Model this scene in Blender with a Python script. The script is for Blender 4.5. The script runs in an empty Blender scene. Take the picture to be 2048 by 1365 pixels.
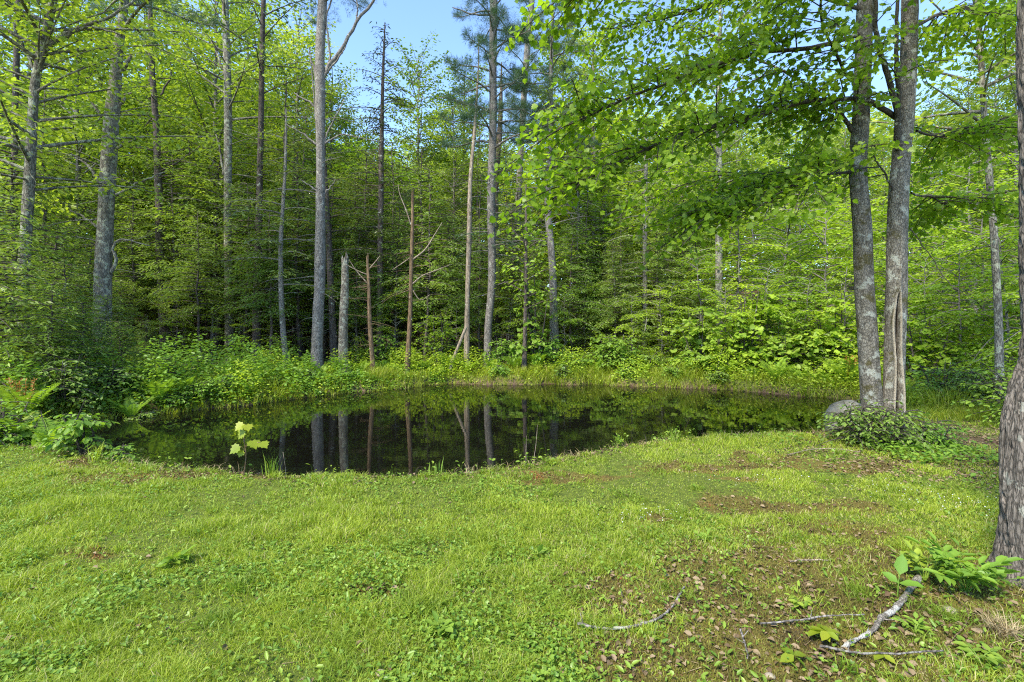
import bpy, math
import numpy as np
from math import radians as R, pi

# ------------------------------------------------------------------ camera, sky, sun, exposure
SC = bpy.context.scene
COL = SC.collection
FPX, CX, HY, EYE = 967.0, 1024.0, 640.0, 1.6      # focal length / centre column / horizon row of the 2048 px photo, eye height

cam_d = bpy.data.cameras.new('camera')
cam = bpy.data.objects.new('camera', cam_d)
COL.objects.link(cam)
cam.location = (0, 0, EYE)
cam.rotation_euler = (R(90), 0, 0)
cam_d.sensor_width = 36
cam_d.lens = FPX / 2048 * 36
cam_d.shift_y = -42.5 / 2048
cam_d.clip_start = 0.05
cam_d.clip_end = 1000
SC.camera = cam

SUN_EL, SUN_AZ = 50.0, 221.0                        # degrees; azimuth clockwise from +Y: behind the camera, to its left
world = bpy.data.worlds.new('World')
SC.world = world
world.use_nodes = True
wn = world.node_tree
wn.nodes.clear()
sky = wn.nodes.new('ShaderNodeTexSky')
sky.sky_type = 'NISHITA'
sky.sun_disc = False
sky.sun_elevation = R(SUN_EL)
sky.sun_rotation = R(SUN_AZ)
sky.air_density = 0.9
sky.dust_density = 0.0
sky.ozone_density = 6.0
bg = wn.nodes.new('ShaderNodeBackground')
bg.inputs['Strength'].default_value = 0.15
wo = wn.nodes.new('ShaderNodeOutputWorld')
wn.links.new(sky.outputs[0], bg.inputs['Color'])
wn.links.new(bg.outputs[0], wo.inputs['Surface'])

sun_d = bpy.data.lights.new('sun', 'SUN')
sun_d.energy = 2.7
sun_d.angle = R(12)
sun_d.color = (1.0, 0.95, 0.86)
sun = bpy.data.objects.new('sun', sun_d)
COL.objects.link(sun)
_a = R(SUN_AZ)
sun_dir = np.array([math.sin(_a) * math.cos(R(SUN_EL)), math.cos(_a) * math.cos(R(SUN_EL)), math.sin(R(SUN_EL))])
from mathutils import Vector, Matrix
sun.rotation_euler = Vector(sun_dir).to_track_quat('Z', 'Y').to_euler()

SC.view_settings.view_transform = 'Standard'
SC.view_settings.look = 'None'
SC.view_settings.gamma = 1
SC.view_settings.exposure = 1.85
SC.view_settings.use_white_balance = True          # the photograph is balanced for the shade under trees
SC.view_settings.white_balance_temperature = 7100
SC.view_settings.white_balance_tint = 9
SC.render.engine = 'CYCLES'
cy = SC.cycles
cy.max_bounces = 9
cy.diffuse_bounces = 6
cy.glossy_bounces = 3
cy.transmission_bounces = 6
cy.transparent_max_bounces = 4
cy.use_adaptive_sampling = True
cy.adaptive_threshold = 0.01
cy.use_denoising = False
cy.pixel_filter_type = 'BLACKMAN_HARRIS'
cy.filter_width = 1.15
cy.sample_clamp_indirect = 4
cy.caustics_reflective = False
cy.caustics_refractive = False

# ------------------------------------------------------------------ small maths
rng = np.random.default_rng(11)


def at(px, py, Y):
    return np.array([(px - CX) * Y / FPX, Y, EYE - (py - HY) * Y / FPX])


def gp(px, py, z=0.0):
    Y = (EYE - z) * FPX / (py - HY)
    return np.array([(px - CX) * Y / FPX, Y, z])


def nrm(v):
    return v / np.maximum(np.linalg.norm(v, axis=-1, keepdims=True), 1e-9)


def sstep(a, b, x):
    t = np.clip((x - a) / (b - a), 0, 1)
    return t * t * (3 - 2 * t)


_LAT = np.random.default_rng(3).random((64, 64))


def noise(x, y):
    x = np.asarray(x, float); y = np.asarray(y, float)
    xi = np.floor(x).astype(int); yi = np.floor(y).astype(int)
    fx = x - xi; fy = y - yi
    fx = fx * fx * (3 - 2 * fx); fy = fy * fy * (3 - 2 * fy)
    g = lambda a, b: _LAT[a % 64, b % 64]
    return (g(xi, yi) * (1 - fx) * (1 - fy) + g(xi + 1, yi) * fx * (1 - fy)
            + g(xi, yi + 1) * (1 - fx) * fy + g(xi + 1, yi + 1) * fx * fy)


def fbm(x, y, o=4):
    s = 0; a = 1; t = 0
    for i in range(o):
        s = s + a * noise(x * 2 ** i + 17.3 * i, y * 2 ** i + 5.7 * i); t += a; a *= .5
    return s / t


# ------------------------------------------------------------------ terrain
POND = np.array([
    (-6.2, 6.5), (-4.5, 5.85), (-3.4, 5.5), (-2.2, 5.3), (-1.2, 5.3), (-0.35, 5.5), (0.25, 5.8), (1.0, 6.4), (1.9, 6.85),
    (3.0, 7.1), (4.1, 7.2), (4.9, 7.6), (5.6, 8.4), (7.0, 9.3), (8.0, 10.6), (8.3, 12.1), (7.2, 12.9), (6.1, 13.6), (4.6, 14.1), (2.7, 14.7),
    (0.4, 14.9), (-1.9, 14.9), (-3.3, 14.0), (-4.9, 12.8), (-6.1, 11.4), (-7.0, 10.4), (-7.9, 9.7), (-8.5, 8.9), (-8.3, 7.8), (-7.4, 7.0)])
WZ = -0.4


def pond_d(x, y):
    """signed distance to the shore, positive on land"""
    x = np.asarray(x, float); y = np.asarray(y, float)
    d2 = np.full(x.shape, 1e9); inside = np.zeros(x.shape, bool)
    n = len(POND)
    for i in range(n):
        ax, ay = POND[i]; bx, by = POND[(i + 1) % n]
        ex, ey = bx - ax, by - ay
        t = np.clip(((x - ax) * ex + (y - ay) * ey) / (ex * ex + ey * ey), 0, 1)
        d2 = np.minimum(d2, (x - ax - t * ex) ** 2 + (y - ay - t * ey) ** 2)
        c = ((ay > y) != (by > y)) & (x < ex * (y - ay) / (by - ay + 1e-12) + ax)
        inside ^= c
    d = np.sqrt(d2)
    d = np.where(inside, -d, d)
    return d + (0.22 + .5 * sstep(8.5, 10.5, y)) * (fbm(x * 1.6, y * 1.6, 3) - .5)


def ground(x, y):
    x = np.asarray(x, float); y = np.asarray(y, float)
    d = pond_d(x, y)
    far = sstep(7.5, 10.5, y)
    base = (1 - far) * (0.05 * (fbm(x * .5 + 9, y * .5, 3) - .5)) + far * (-0.14 + .12 * (fbm(x * .7, y * .7, 3) - .5))
    rise = np.maximum(y - 18.5, 0) * .125
    rise = np.where(rise > 4, 4 + (rise - 4) * .3, rise)
    base = base + rise + np.maximum(-x - 9, 0) * .1 * sstep(6, 12, y) + np.maximum(x - 11, 0) * .12 * sstep(7, 14, y)
    base = base + .12 * (fbm(x * 2.2, y * 2.2, 3) - .5) * sstep(12, 20, y)
    edge = sstep(0, .42, d)
    land = (WZ - .04) * (1 - edge) + base * edge
    bed = WZ - .04 - np.clip(-d, 0, 1.2) * .7
    return np.where(d > 0, land, bed)


def g1(x, y):
    return float(ground(np.array([x]), np.array([y]))[0])


BROWN = [(1570, 1010, 120, 18), (1650, 1060, 110, 16), (1480, 960, 90, 7), (1700, 935, 150, 14), (1240, 1190, 150, 50), (1500, 1180, 240, 55), (1640, 1240, 220, 60),
         (1900, 1250, 220, 70), (1450, 1310, 300, 60), (1130, 945, 110, 9), (180, 935, 120, 14), (380, 950, 220, 10), (1290, 1035, 60, 10), (1420, 925, 100, 12), (200, 1100, 60, 14), (760, 1165, 60, 16)]


def brown(x, y):
    """0..1: how mossy / bare the lawn is at a place"""
    x = np.asarray(x, float); y = np.asarray(y, float)
    yy = np.maximum(y, .8)
    px = CX + x * FPX / yy; py = HY + EYE * FPX / yy
    px = px + 230 * (fbm(x * 1.5 + 40, y * 1.5, 3) - .5) * np.clip(2.2 / np.sqrt(yy), .4, 1.5)
    py = py + 70 * (fbm(x * 2.1 + 11, y * 2.1 + 8, 3) - .5)
    m = np.zeros(x.shape)
    for cx, cy_, rx, ry in BROWN:
        q = ((px - cx) / rx) ** 2 + ((py - cy_) / ry) ** 2
        m = np.maximum(m, np.exp(-q * .9))
    m = m * 1.1 + (fbm(x * 2.3, y * 2.3, 4) - .5) * 1.3 * (.25 + m) + (fbm(x * 11, y * 11, 3) - .5) * 1.3 * (.12 + m) + .46 * sstep(0.2, 1.4, x) * sstep(4.1, 2.7, y) + .14 * sstep(0, 2.5, x)
    return np.clip(m, 0, 1)


# ------------------------------------------------------------------ mesh builder
class Geo:
    def __init__(s):
        s.v = []; s.q = []; s.t = []; s.a = []; s.n = 0

    def add(s, v, quads=None, tris=None, tint=.5):
        v = np.asarray(v, float).reshape(-1, 3)
        if len(v) == 0: return
        s.v.append(v)
        if quads is not None and len(quads): s.q.append(np.asarray(quads, int).reshape(-1, 4) + s.n)
        if tris is not None and len(tris): s.t.append(np.asarray(tris, int).reshape(-1, 3) + s.n)
        s.a.append(np.broadcast_to(np.asarray(tint, float), (len(v),)))
        s.n += len(v)

    def mesh(s, name, mat, origin=(0, 0, 0), smooth=False):
        me = bpy.data.meshes.new(name)
        if s.n:
            v = np.concatenate(s.v) - np.asarray(origin, float)
            q = np.concatenate(s.q) if s.q else np.zeros((0, 4), int)
            t = np.concatenate(s.t) if s.t else np.zeros((0, 3), int)
            me.vertices.add(len(v)); me.vertices.foreach_set('co', v.astype(np.float32).ravel())
            loops = np.concatenate([t.ravel(), q.ravel()])
            me.loops.add(len(loops)); me.loops.foreach_set('vertex_index', loops.astype(np.int32))
            tot = np.concatenate([np.full(len(t), 3), np.full(len(q), 4)])
            st = np.concatenate([[0], np.cumsum(tot)[:-1]])
            me.polygons.add(len(tot)); me.polygons.foreach_set('loop_start', st.astype(np.int32))
            me.polygons.foreach_set('loop_total', tot.astype(np.int32))
            if smooth: me.polygons.foreach_set('use_smooth', np.ones(len(tot), bool))
            at_ = me.attributes.new('tint', 'FLOAT', 'POINT')
            at_.data.foreach_set('value', np.concatenate(s.a).astype(np.float32))
            me.update(calc_edges=True)
        me.materials.append(mat)
        return me

    def obj(s, name, mat, parent=None, origin=(0, 0, 0), smooth=False):
        o = bpy.data.objects.new(name, s.mesh(name, mat, origin, smooth))
        COL.objects.link(o)
        if parent is not None: o.parent = parent
        else: o.location = origin
        return o


def tag(o, label=None, cat=None, group=None, kind=None):
    if label: o['label'] = label
    if cat: o['category'] = cat
    if group: o['group'] = group
    if kind: o['kind'] = kind
    return o


def thing(name, label, cat, loc, group=None):
    o = bpy.data.objects.new(name, None)
    COL.objects.link(o)
    o.location = [float(c) for c in loc]
    o.empty_display_size = .2
    return tag(o, label, cat, group)


def copy_thing(root, loc, rz=0., sc=1., label=None, group=None, zs=1.):
    r = root.copy(); COL.objects.link(r)
    r.location = [float(c) for c in loc]; r.rotation_euler = (0, 0, rz); r.scale = (sc, sc, sc * zs)
    if label: r['label'] = label
    if group: r['group'] = group
    for ch in list(root.children):
        c = ch.copy(); COL.objects.link(c); c.parent = r
    return r


# ------------------------------------------------------------------ shapes
def spline(pts, n):
    """Catmull-Rom through pts (k x m), n samples"""
    P = np.asarray(pts, float)
    if len(P) == 2: return P[0] + (P[1] - P[0]) * np.linspace(0, 1, n)[:, None]
    Q = np.vstack([2 * P[0] - P[1], P, 2 * P[-1] - P[-2]])
    k = len(P) - 1
    u = np.linspace(0, k, n); i = np.minimum(u.astype(int), k - 1); f = (u - i)[:, None]
    a, b, c, d = Q[i], Q[i + 1], Q[i + 2], Q[i + 3]
    return .5 * (2 * b + (c - a) * f + (2 * a - 5 * b + 4 * c - d) * f ** 2 + (3 * b - a - 3 * c + d) * f ** 3)


def tube(g, P, r, sides=6, tint=.5, cap=True):
    P = np.asarray(P, float); n = len(P)
    r = np.broadcast_to(np.asarray(r, float), (n,))
    T = nrm(np.gradient(P, axis=0))
    m = T.mean(0); ref = np.eye(3)[np.argmin(np.abs(m))]
    U = nrm(np.cross(T, ref)); V = np.cross(T, U)
    th = np.arange(sides) / sides * 2 * pi
    ring = P[:, None] + r[:, None, None] * (np.cos(th)[None, :, None] * U[:, None] + np.sin(th)[None, :, None] * V[:, None])
    v = ring.reshape(-1, 3)
    i = np.arange(n - 1)[:, None] * sides; j = np.arange(sides)[None]; k = (j + 1) % sides
    q = np.stack([i + j, i + k, i + sides + k, i + sides + j], -1).reshape(-1, 4)
    tris = None
    if cap:
        v = np.vstack([v, P[-1] + T[-1] * r[-1] * .6])
        b = (n - 1) * sides
        tris = np.stack([b + np.arange(sides), b + (np.arange(sides) + 1) % sides, np.full(sides, n * sides)], -1)
    g.add(v, q, tris, tint)


# leaf templates: unit length along +X, face normal +Z
def T_diamond(w=.3, f=.06):
    return np.array([[0, 0, 0], [.5, w / 2, f], [1, 0, 0], [.5, -w / 2, f]]), np.array([[0, 1, 2, 3]]), None


def T_oval(w=.5, f=.07):
    v = np.array([[0, 0, 0], [.33, w / 2, f], [.72, w * .38, f], [1, 0, -.05], [.33, -w / 2, f], [.72, -w * .38, f]])
    return v, np.array([[0, 3, 2, 1], [0, 4, 5, 3]]), None


def T_maple():
    a = [(0, .06), (32, .30), (20, .62), (45, .40), (52, .85), (64, .85), (78, .50), (84, .72), (90, 1.02)]
    out = []
    for an, r in a: out.append((r * math.sin(R(an)) , r * math.cos(R(an))))
    # angles measured from the side: outline right half, tip along +X
    right = [(x, -y) for x, y in out]
    left = [(x, y) for x, y in out[:-1]][::-1]
    pts = right + left
    # lower lobes
    pts = [(0, 0), (-.10, -.20), (.04, -.34), (.10, -.60), (.26, -.52), (.44, -.66), (.50, -.40), (.68, -.42), (.72, -.20), (1, 0),
           (.72, .20), (.68, .42), (.50, .40), (.44, .66), (.26, .52), (.10, .60), (.04, .34), (-.10, .20)]
    v = np.array([[.28, 0, 0]] + [[x, y, .10 * abs(y) - .10 * x * x] for x, y in pts])
    n = len(pts)
    t = np.array([[0, i + 1, (i + 1) % n + 1] for i in range(n)])
    return v, None, t


def T_needles(k=9):
    v = []; q = []
    for i in range(k):
        a = i * 2.4; el = .35 + .5 * ((i * 7) % k) / k
        d = np.array([math.cos(el * 1.3), math.sin(el * 1.3) * math.cos(a), math.sin(el * 1.3) * math.sin(a)])
        s = np.cross(d, [.3, .5, .8]); s = s / np.linalg.norm(s) * .022
        b = len(v)
        v += [d * .05, d * .5 + s, d, d * .5 - s]; q.append([b, b + 1, b + 2, b + 3])
    return np.array(v), np.array(q), None


def T_stick():
    v = []
    for x, r in ((0, .5), (1, .25)):
        for i in range(3): v.append([x, r * math.cos(i * 2.094), r * math.sin(i * 2.094)])
    return np.array(v), np.array([[i, (i + 1) % 3, 3 + (i + 1) % 3, 3 + i] for i in range(3)]), None


def stamp(g, tm, P, D, N, S, tint):
    """stamp the template at P, its x along D, z towards N, scaled by S (n or n x 3)"""
    P = np.asarray(P, float); n = len(P)
    if n == 0: return
    X = nrm(np.asarray(D, float)); Z = np.asarray(N, float); Z = nrm(Z - (Z * X).sum(1, keepdims=True) * X); Y = np.cross(Z, X)
    S = np.asarray(S, float)
    if S.ndim == 1: S = np.repeat(S[:, None], 3, 1)
    v, q, t = tm; k = len(v)
    L = v[None] * S[:, None]
    W = P[:, None] + L[..., 0:1] * X[:, None] + L[..., 1:2] * Y[:, None] + L[..., 2:3] * Z[:, None]
    off = (np.arange(n) * k)[:, None, None]
    qq = (q[None] + off).reshape(-1, 4) if q is not None else None
    tt = (t[None] + off).reshape(-1, 3) if t is not None else None
    g.add(W.reshape(-1, 3), qq, tt, np.repeat(np.broadcast_to(tint, (n,)), k))


def spray(gl, gw, p0, az, pitch, L, droop=.25, wid=.45, s2=.18, s3=.08, leaf=.09, tm=None, tilt=.35, ang=50, r0=None, rg=None,
          start=.18, twig=0., hang=0., tint0=None, jit=.16, axis=None, keep=1., thick=0.):
    """a branch with flat side twigs and leaves; wood goes to gw, leaves to gl"""
    rg = rg or rng
    n = max(6, int(L / .25))
    t = np.linspace(0, 1, n)
    if axis is None:
        h = np.array([math.cos(az), math.sin(az), 0.])
        wob = (rg.random() - .5) * .5
        side = np.array([-h[1], h[0], 0])
        A = p0 + np.outer(L * t * math.cos(pitch), h) + np.outer(wob * L * t * t, side) * .5
        A[:, 2] += L * t * math.sin(pitch) - droop * L * t * t
    else:
        A = spline(axis, n)
    if gw is not None:
        r = (r0 if r0 else .008 + .009 * L)
        tube(gw, A, r * (1 - .85 * t) + .003, 4 if r < .04 else 6, rg.random())
    m = max(3, int(L * (1 - start) / s2))
    tt = np.linspace(start, 1, m) + (rg.random(m) - .5) * .03
    tt = np.clip(np.repeat(tt, 2), 0, 1); sd = np.tile([1., -1.], m)
    keepm = rg.random(2 * m) < keep
    tt = tt[keepm]; sd = sd[keepm]
    f = tt * (n - 1); i = np.minimum(f.astype(int), n - 2); fr = (f - i)[:, None]
    B = A[i] * (1 - fr) + A[i + 1] * fr
    T = nrm(A[i + 1] - A[i])
    up = np.array([0, 0, 1.])
    Sd = nrm(np.cross(T, up)); Nn = np.cross(Sd, T)
    an = np.radians(ang + (rg.random(len(tt)) - .5) * 30)
    an = an * (1 - .55 * sstep(.85, 1, tt))
    D = T * np.cos(an)[:, None] + Sd * (np.sin(an) * sd)[:, None] + Nn * ((rg.random(len(tt)) - .5) * 2 * jit)[:, None]
    D = nrm(D)
    env = np.minimum(1, .35 + 1.2 * (tt - start)) * (1 - tt) ** .8 + .12
    l2 = wid * L * env * (.6 + .7 * rg.random(len(tt)))
    cnt = np.maximum(2, (l2 / s3).astype(int))
    idx = np.repeat(np.arange(len(tt)), cnt)
    kk = np.arange(len(idx)) - np.repeat(np.cumsum(cnt) - cnt, cnt)
    u = (kk + .6) / cnt[idx]
    P = B[idx] + D[idx] * (l2[idx] * u)[:, None]
    P[:, 2] -= .18 * l2[idx] * u * u
    ls = np.where(kk % 2 == 0, 1., -1.)
    S2 = nrm(np.cross(D[idx], up))
    la = np.radians(45 + 25 * rg.random(len(idx))) * (1 - .5 * (kk == cnt[idx] - 1))
    LD = D[idx] * np.cos(la)[:, None] + S2 * (np.sin(la) * ls)[:, None]
    LD[:, 2] -= hang * rg.random(len(idx)) + .1
    N = np.array([0, 0, 1.]) + rg.normal(0, tilt, (len(idx), 3))
    P = P + rg.normal(0, leaf * .15, P.shape)
    if thick: P[:, 2] += rg.normal(0, thick, len(P))
    sz = leaf * (.65 + .6 * rg.random(len(idx)))
    base = rg.random() if tint0 is None else tint0
    stamp(gl, tm, P, LD, N, sz, np.clip(base * .5 + .5 * rg.random(len(idx)), 0, 1))
    if twig > 0 and gw is not None:
        stamp(gw, T_stick(), B, D - np.array([0, 0, .08]), np.tile(up, (len(B), 1)), np.stack([l2, np.full(len(B), twig), np.full(len(B), twig)], 1), rg.random())
    return A


# ------------------------------------------------------------------ materials
def newmat(name):
    m = bpy.data.materials.new(name); m.use_nodes = True
    nt = m.node_tree; nt.nodes.clear()
    return m, nt, nt.nodes.new('ShaderNodeOutputMaterial')


def N(nt, t, **kw):
    n = nt.nodes.new(t)
    for k, v in kw.items(): setattr(n, k, v)
    return n


def ramp(nt, stops, src):
    r = N(nt, 'ShaderNodeValToRGB')
    e = r.color_ramp.elements
    while len(e) < len(stops): e.new(.5)
    for i, (p, c) in enumerate(stops):
        e[i].position = p; e[i].color = (*c, 1) if len(c) == 3 else c
    nt.links.new(src, r.inputs[0])
    return r.outputs[0]


def mixc(nt, fac, a, b, bt='MIX'):
    m = N(nt, 'ShaderNodeMix', data_type='RGBA', blend_type=bt)
    for sock, val in ((m.inputs[0], fac), (m.inputs[6], a), (m.inputs[7], b)):
        if isinstance(val, (int, float)): sock.default_value = val
        elif isinstance(val, tuple): sock.default_value = (*val, 1)
        else: nt.links.new(val, sock)
    return m.outputs[2]


def math_(nt, op, a, b=0., c=None):
    m = N(nt, 'ShaderNodeMath', operation=op)
    for i, v in enumerate((a, b) if c is None else (a, b, c)):
        if isinstance(v, (int, float)): m.inputs[i].default_value = v
        else: nt.links.new(v, m.inputs[i])
    return m.outputs[0]


def leaf_mat(name, c1, c2, trans=.35, tcol=None, rough=.45, c3=None, var=.25, spec=.35):
    m, nt, out = newmat(name)
    a = N(nt, 'ShaderNodeAttribute', attribute_name='tint')
    st = [(0, c1), (1, c2)] if c3 is None else [(0, c1), (.9, c2), (1, c3)]
    col = ramp(nt, st, a.outputs['Fac'])
    oi = N(nt, 'ShaderNodeObjectInfo')
    hs = N(nt, 'ShaderNodeHueSaturation')
    nt.links.new(col, hs.inputs['Color'])
    nt.links.new(math_(nt, 'MULTIPLY_ADD', oi.outputs['Random'], var * 1.2, 1 - var * .6), hs.inputs['Value'])
    nt.links.new(math_(nt, 'MULTIPLY_ADD', oi.outputs['Random'], -.03, .515), hs.inputs['Hue'])
    p = N(nt, 'ShaderNodeBsdfPrincipled')
    nt.links.new(hs.outputs[0], p.inputs['Base Color'])
    p.inputs['Roughness'].default_value = rough
    p.inputs['Specular IOR Level'].default_value = spec
    tr = N(nt, 'ShaderNodeBsdfTranslucent')
    nt.links.new(mixc(nt, 1., hs.outputs[0], tcol or (1.5, 1.55, .7), 'MULTIPLY'), tr.inputs['Color'])
    mx = N(nt, 'ShaderNodeMixShader'); mx.inputs[0].default_value = trans
    nt.links.new(p.outputs[0], mx.inputs[1]); nt.links.new(tr.outputs[0], mx.inputs[2])
    nt.links.new(mx.outputs[0], out.inputs[0])
    return m


def bark_mat(name, dark, light, lichen=(.45, .48, .40), lich=.25, moss=None, mossamt=0., sz=(14, 14, 3.5), bump=.6, scar=False, rough=.9):
    m, nt, out = newmat(name)
    tc = N(nt, 'ShaderNodeTexCoord')
    mp = N(nt, 'ShaderNodeMapping'); mp.inputs['Scale'].default_value = sz
    nt.links.new(tc.outputs['Object'], mp.inputs[0])
    n1 = N(nt, 'ShaderNodeTexNoise'); n1.inputs['Scale'].default_value = 1.0; n1.inputs['Detail'].default_value = 9; n1.inputs['Roughness'].default_value = .68; n1.inputs['Distortion'].default_value = .6
    nt.links.new(mp.outputs[0], n1.inputs['Vector'])
    vo = N(nt, 'ShaderNodeTexVoronoi', feature='DISTANCE_TO_EDGE'); vo.inputs['Scale'].default_value = 2.2
    mpd = N(nt, 'ShaderNodeVectorMath', operation='MULTIPLY_ADD')
    nt.links.new(n1.outputs['Color'], mpd.inputs[0]); mpd.inputs[1].default_value = (.6, .6, .6); nt.links.new(mp.outputs[0], mpd.inputs[2])
    nt.links.new(mpd.outputs[0], vo.inputs['Vector'])
    crack = ramp(nt, [(0, (.35, .35, .35)), (.16, (1, 1, 1))], vo.outputs['Distance'])
    col = ramp(nt, [(.30, dark), (.62, light)], n1.outputs['Fac'])
    col = mixc(nt, 1., col, crack, 'MULTIPLY')
    n2 = N(nt, 'ShaderNodeTexNoise'); n2.inputs['Scale'].default_value = 7; n2.inputs['Detail'].default_value = 5; n2.inputs['Roughness'].default_value = .6
    nt.links.new(tc.outputs['Object'], n2.inputs['Vector'])
    lf = ramp(nt, [(.64 - lich * .35, (0, 0, 0)), (.68 - lich * .35, (1, 1, 1))], n2.outputs['Fac'])
    col = mixc(nt, math_(nt, 'MULTIPLY', lf, .75), col, lichen)
    if moss:
        n3 = N(nt, 'ShaderNodeTexNoise'); n3.inputs['Scale'].default_value = 3.1; n3.inputs['Detail'].default_value = 8; n3.inputs['Roughness'].default_value = .7
        nt.links.new(tc.outputs['Object'], n3.inputs['Vector'])
        mf = ramp(nt, [(.62 - mossamt * .3, (0, 0, 0)), (.68 - mossamt * .3, (1, 1, 1))], n3.outputs['Fac'])
        col = mixc(nt, math_(nt, 'MULTIPLY', mf, .85), col, moss)
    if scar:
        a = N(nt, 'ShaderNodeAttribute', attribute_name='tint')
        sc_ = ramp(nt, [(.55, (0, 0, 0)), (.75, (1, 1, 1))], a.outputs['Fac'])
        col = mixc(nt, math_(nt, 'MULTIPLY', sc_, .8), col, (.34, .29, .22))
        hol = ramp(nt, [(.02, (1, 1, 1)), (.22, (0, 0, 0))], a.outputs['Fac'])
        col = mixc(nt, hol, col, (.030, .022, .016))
    oi = N(nt, 'ShaderNodeObjectInfo')
    hs = N(nt, 'ShaderNodeHueSaturation'); nt.links.new(col, hs.inputs['Color'])
    nt.links.new(math_(nt, 'MULTIPLY_ADD', oi.outputs['Random'], .35, .82), hs.inputs['Value'])
    p = N(nt, 'ShaderNodeBsdfPrincipled'); nt.links.new(hs.outputs[0], p.inputs['Base Color'])
    p.inputs['Roughness'].default_value = rough; p.inputs['Specular IOR Level'].default_value = .2
    hgt = math_(nt, 'MULTIPLY_ADD', crack, .6, n1.outputs['Fac'])
    b = N(nt, 'ShaderNodeBump'); b.inputs['Strength'].default_value = bump; b.inputs['Distance'].default_value = .03
    nt.links.new(hgt, b.inputs['Height']); nt.links.new(b.outputs[0], p.inputs['Normal'])
    nt.links.new(p.outputs[0], out.inputs[0])
    return m


M = {}
M['hem'] = leaf_mat('hemlock_needles', (.065, .11, .03), (.185, .25, .055), trans=.35, var=.75)
M['yhem'] = leaf_mat('young_hemlock_needles', (.10, .18, .035), (.24, .35, .065), trans=.42)
M['broad'] = leaf_mat('broad_leaves', (.13, .205, .028), (.28, .37, .05), trans=.45, c3=(.34, .41, .07), var=.5)
M['beech'] = leaf_mat('young_beech_leaves', (.14, .245, .025), (.32, .45, .05), trans=.45, c3=(.36, .46, .07), var=.4)
M['maple'] = leaf_mat('maple_leaves', (.12, .21, .018), (.28, .38, .035), trans=.58, rough=.4, var=.1)
M['pine'] = leaf_mat('pine_needles', (.04, .085, .045), (.085, .15, .06), trans=.2)
M['spire'] = leaf_mat('dark_needles', (.045, .07, .018), (.12, .155, .03), trans=.25)
M['shrub'] = leaf_mat('shrub_leaves', (.10, .21, .03), (.24, .38, .05), trans=.4)
M['dshrub'] = leaf_mat('dark_shrub_leaves', (.08, .16, .03), (.20, .31, .055), trans=.35)
M['fern'] = leaf_mat('fern_fronds', (.13, .23, .025), (.27, .40, .04), trans=.4, c3=(.30, .34, .05))
M['yellow'] = leaf_mat('yellow_green_leaves', (.17, .25, .022), (.30, .34, .03), trans=.45)
M['lime'] = leaf_mat('lime_leaves', (.13, .24, .035), (.25, .37, .055), trans=.45)
M['grass'] = leaf_mat('grass_blades', (.13, .215, .022), (.34, .425, .045), trans=.4, c3=(.42, .38, .18), rough=.5)
M['bgrass'] = leaf_mat('bank_grass_blades', (.13, .20, .018), (.28, .34, .03), trans=.4, c3=(.36, .30, .11), rough=.5)
M['weed'] = leaf_mat('lawn_weed_leaves', (.12, .22, .028), (.30, .40, .055), trans=.35, rough=.4)
M['moss'] = leaf_mat('moss_tufts', (.065, .05, .018), (.18, .18, .032), trans=.15, c3=(.24, .08, .03), rough=.8)
M['litter'] = leaf_mat('dead_leaves', (.10, .06, .03), (.27, .20, .12), trans=.1, tcol=(1.2, 1., .8), rough=.7)
M['straw'] = leaf_mat('dry_grass', (.22, .15, .07), (.42, .34, .20), trans=.2, tcol=(1.2, 1., .7), rough=.7)
M['flower'] = leaf_mat('white_petals', (.55, .58, .66), (.78, .80, .85), trans=.2, tcol=(1, 1, 1))
M['fiddle'] = leaf_mat('rusty_fertile_fronds', (.26, .12, .03), (.42, .22, .05), trans=.2, tcol=(1.2, 1., .7))
M['grey'] = bark_mat('grey_pine_bark', (.10, .088, .075), (.285, .262, .235), lichen=(.36, .36, .30), lich=.12, sz=(16, 16, 5))
M['mott'] = bark_mat('mottled_bark', (.085, .075, .058), (.255, .235, .195), lichen=(.36, .37, .27), lich=.28)
M['darkb'] = bark_mat('dark_bark', (.055, .042, .034), (.16, .13, .11), lich=.05)
M['pale'] = bark_mat('pale_dead_wood', (.17, .125, .085), (.40, .33, .25), lich=.0, sz=(20, 20, 2))
M['rust'] = bark_mat('rusty_dead_wood', (.085, .055, .032), (.25, .17, .10), lich=.0, sz=(20, 20, 2))
M['snag'] = bark_mat('lichened_snag_wood', (.10, .08, .062), (.32, .28, .22), lichen=(.38, .38, .29), lich=.35, sz=(14, 14, 6))
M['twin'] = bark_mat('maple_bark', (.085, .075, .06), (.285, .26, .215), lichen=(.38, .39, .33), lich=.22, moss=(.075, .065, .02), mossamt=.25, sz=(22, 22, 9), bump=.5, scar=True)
M['oak'] = bark_mat('furrowed_bark', (.07, .06, .05), (.24, .21, .18), lichen=(.33, .33, .28), lich=.05, sz=(30, 30, 5), bump=.6)
M['limb'] = bark_mat('limb_bark', (.045, .038, .03), (.12, .105, .085), lich=.08, sz=(30, 30, 30))
M['log'] = bark_mat('birch_like_stick', (.11, .095, .075), (.30, .27, .23), lichen=(.44, .44, .40), lich=.3, sz=(30, 30, 30))

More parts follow.
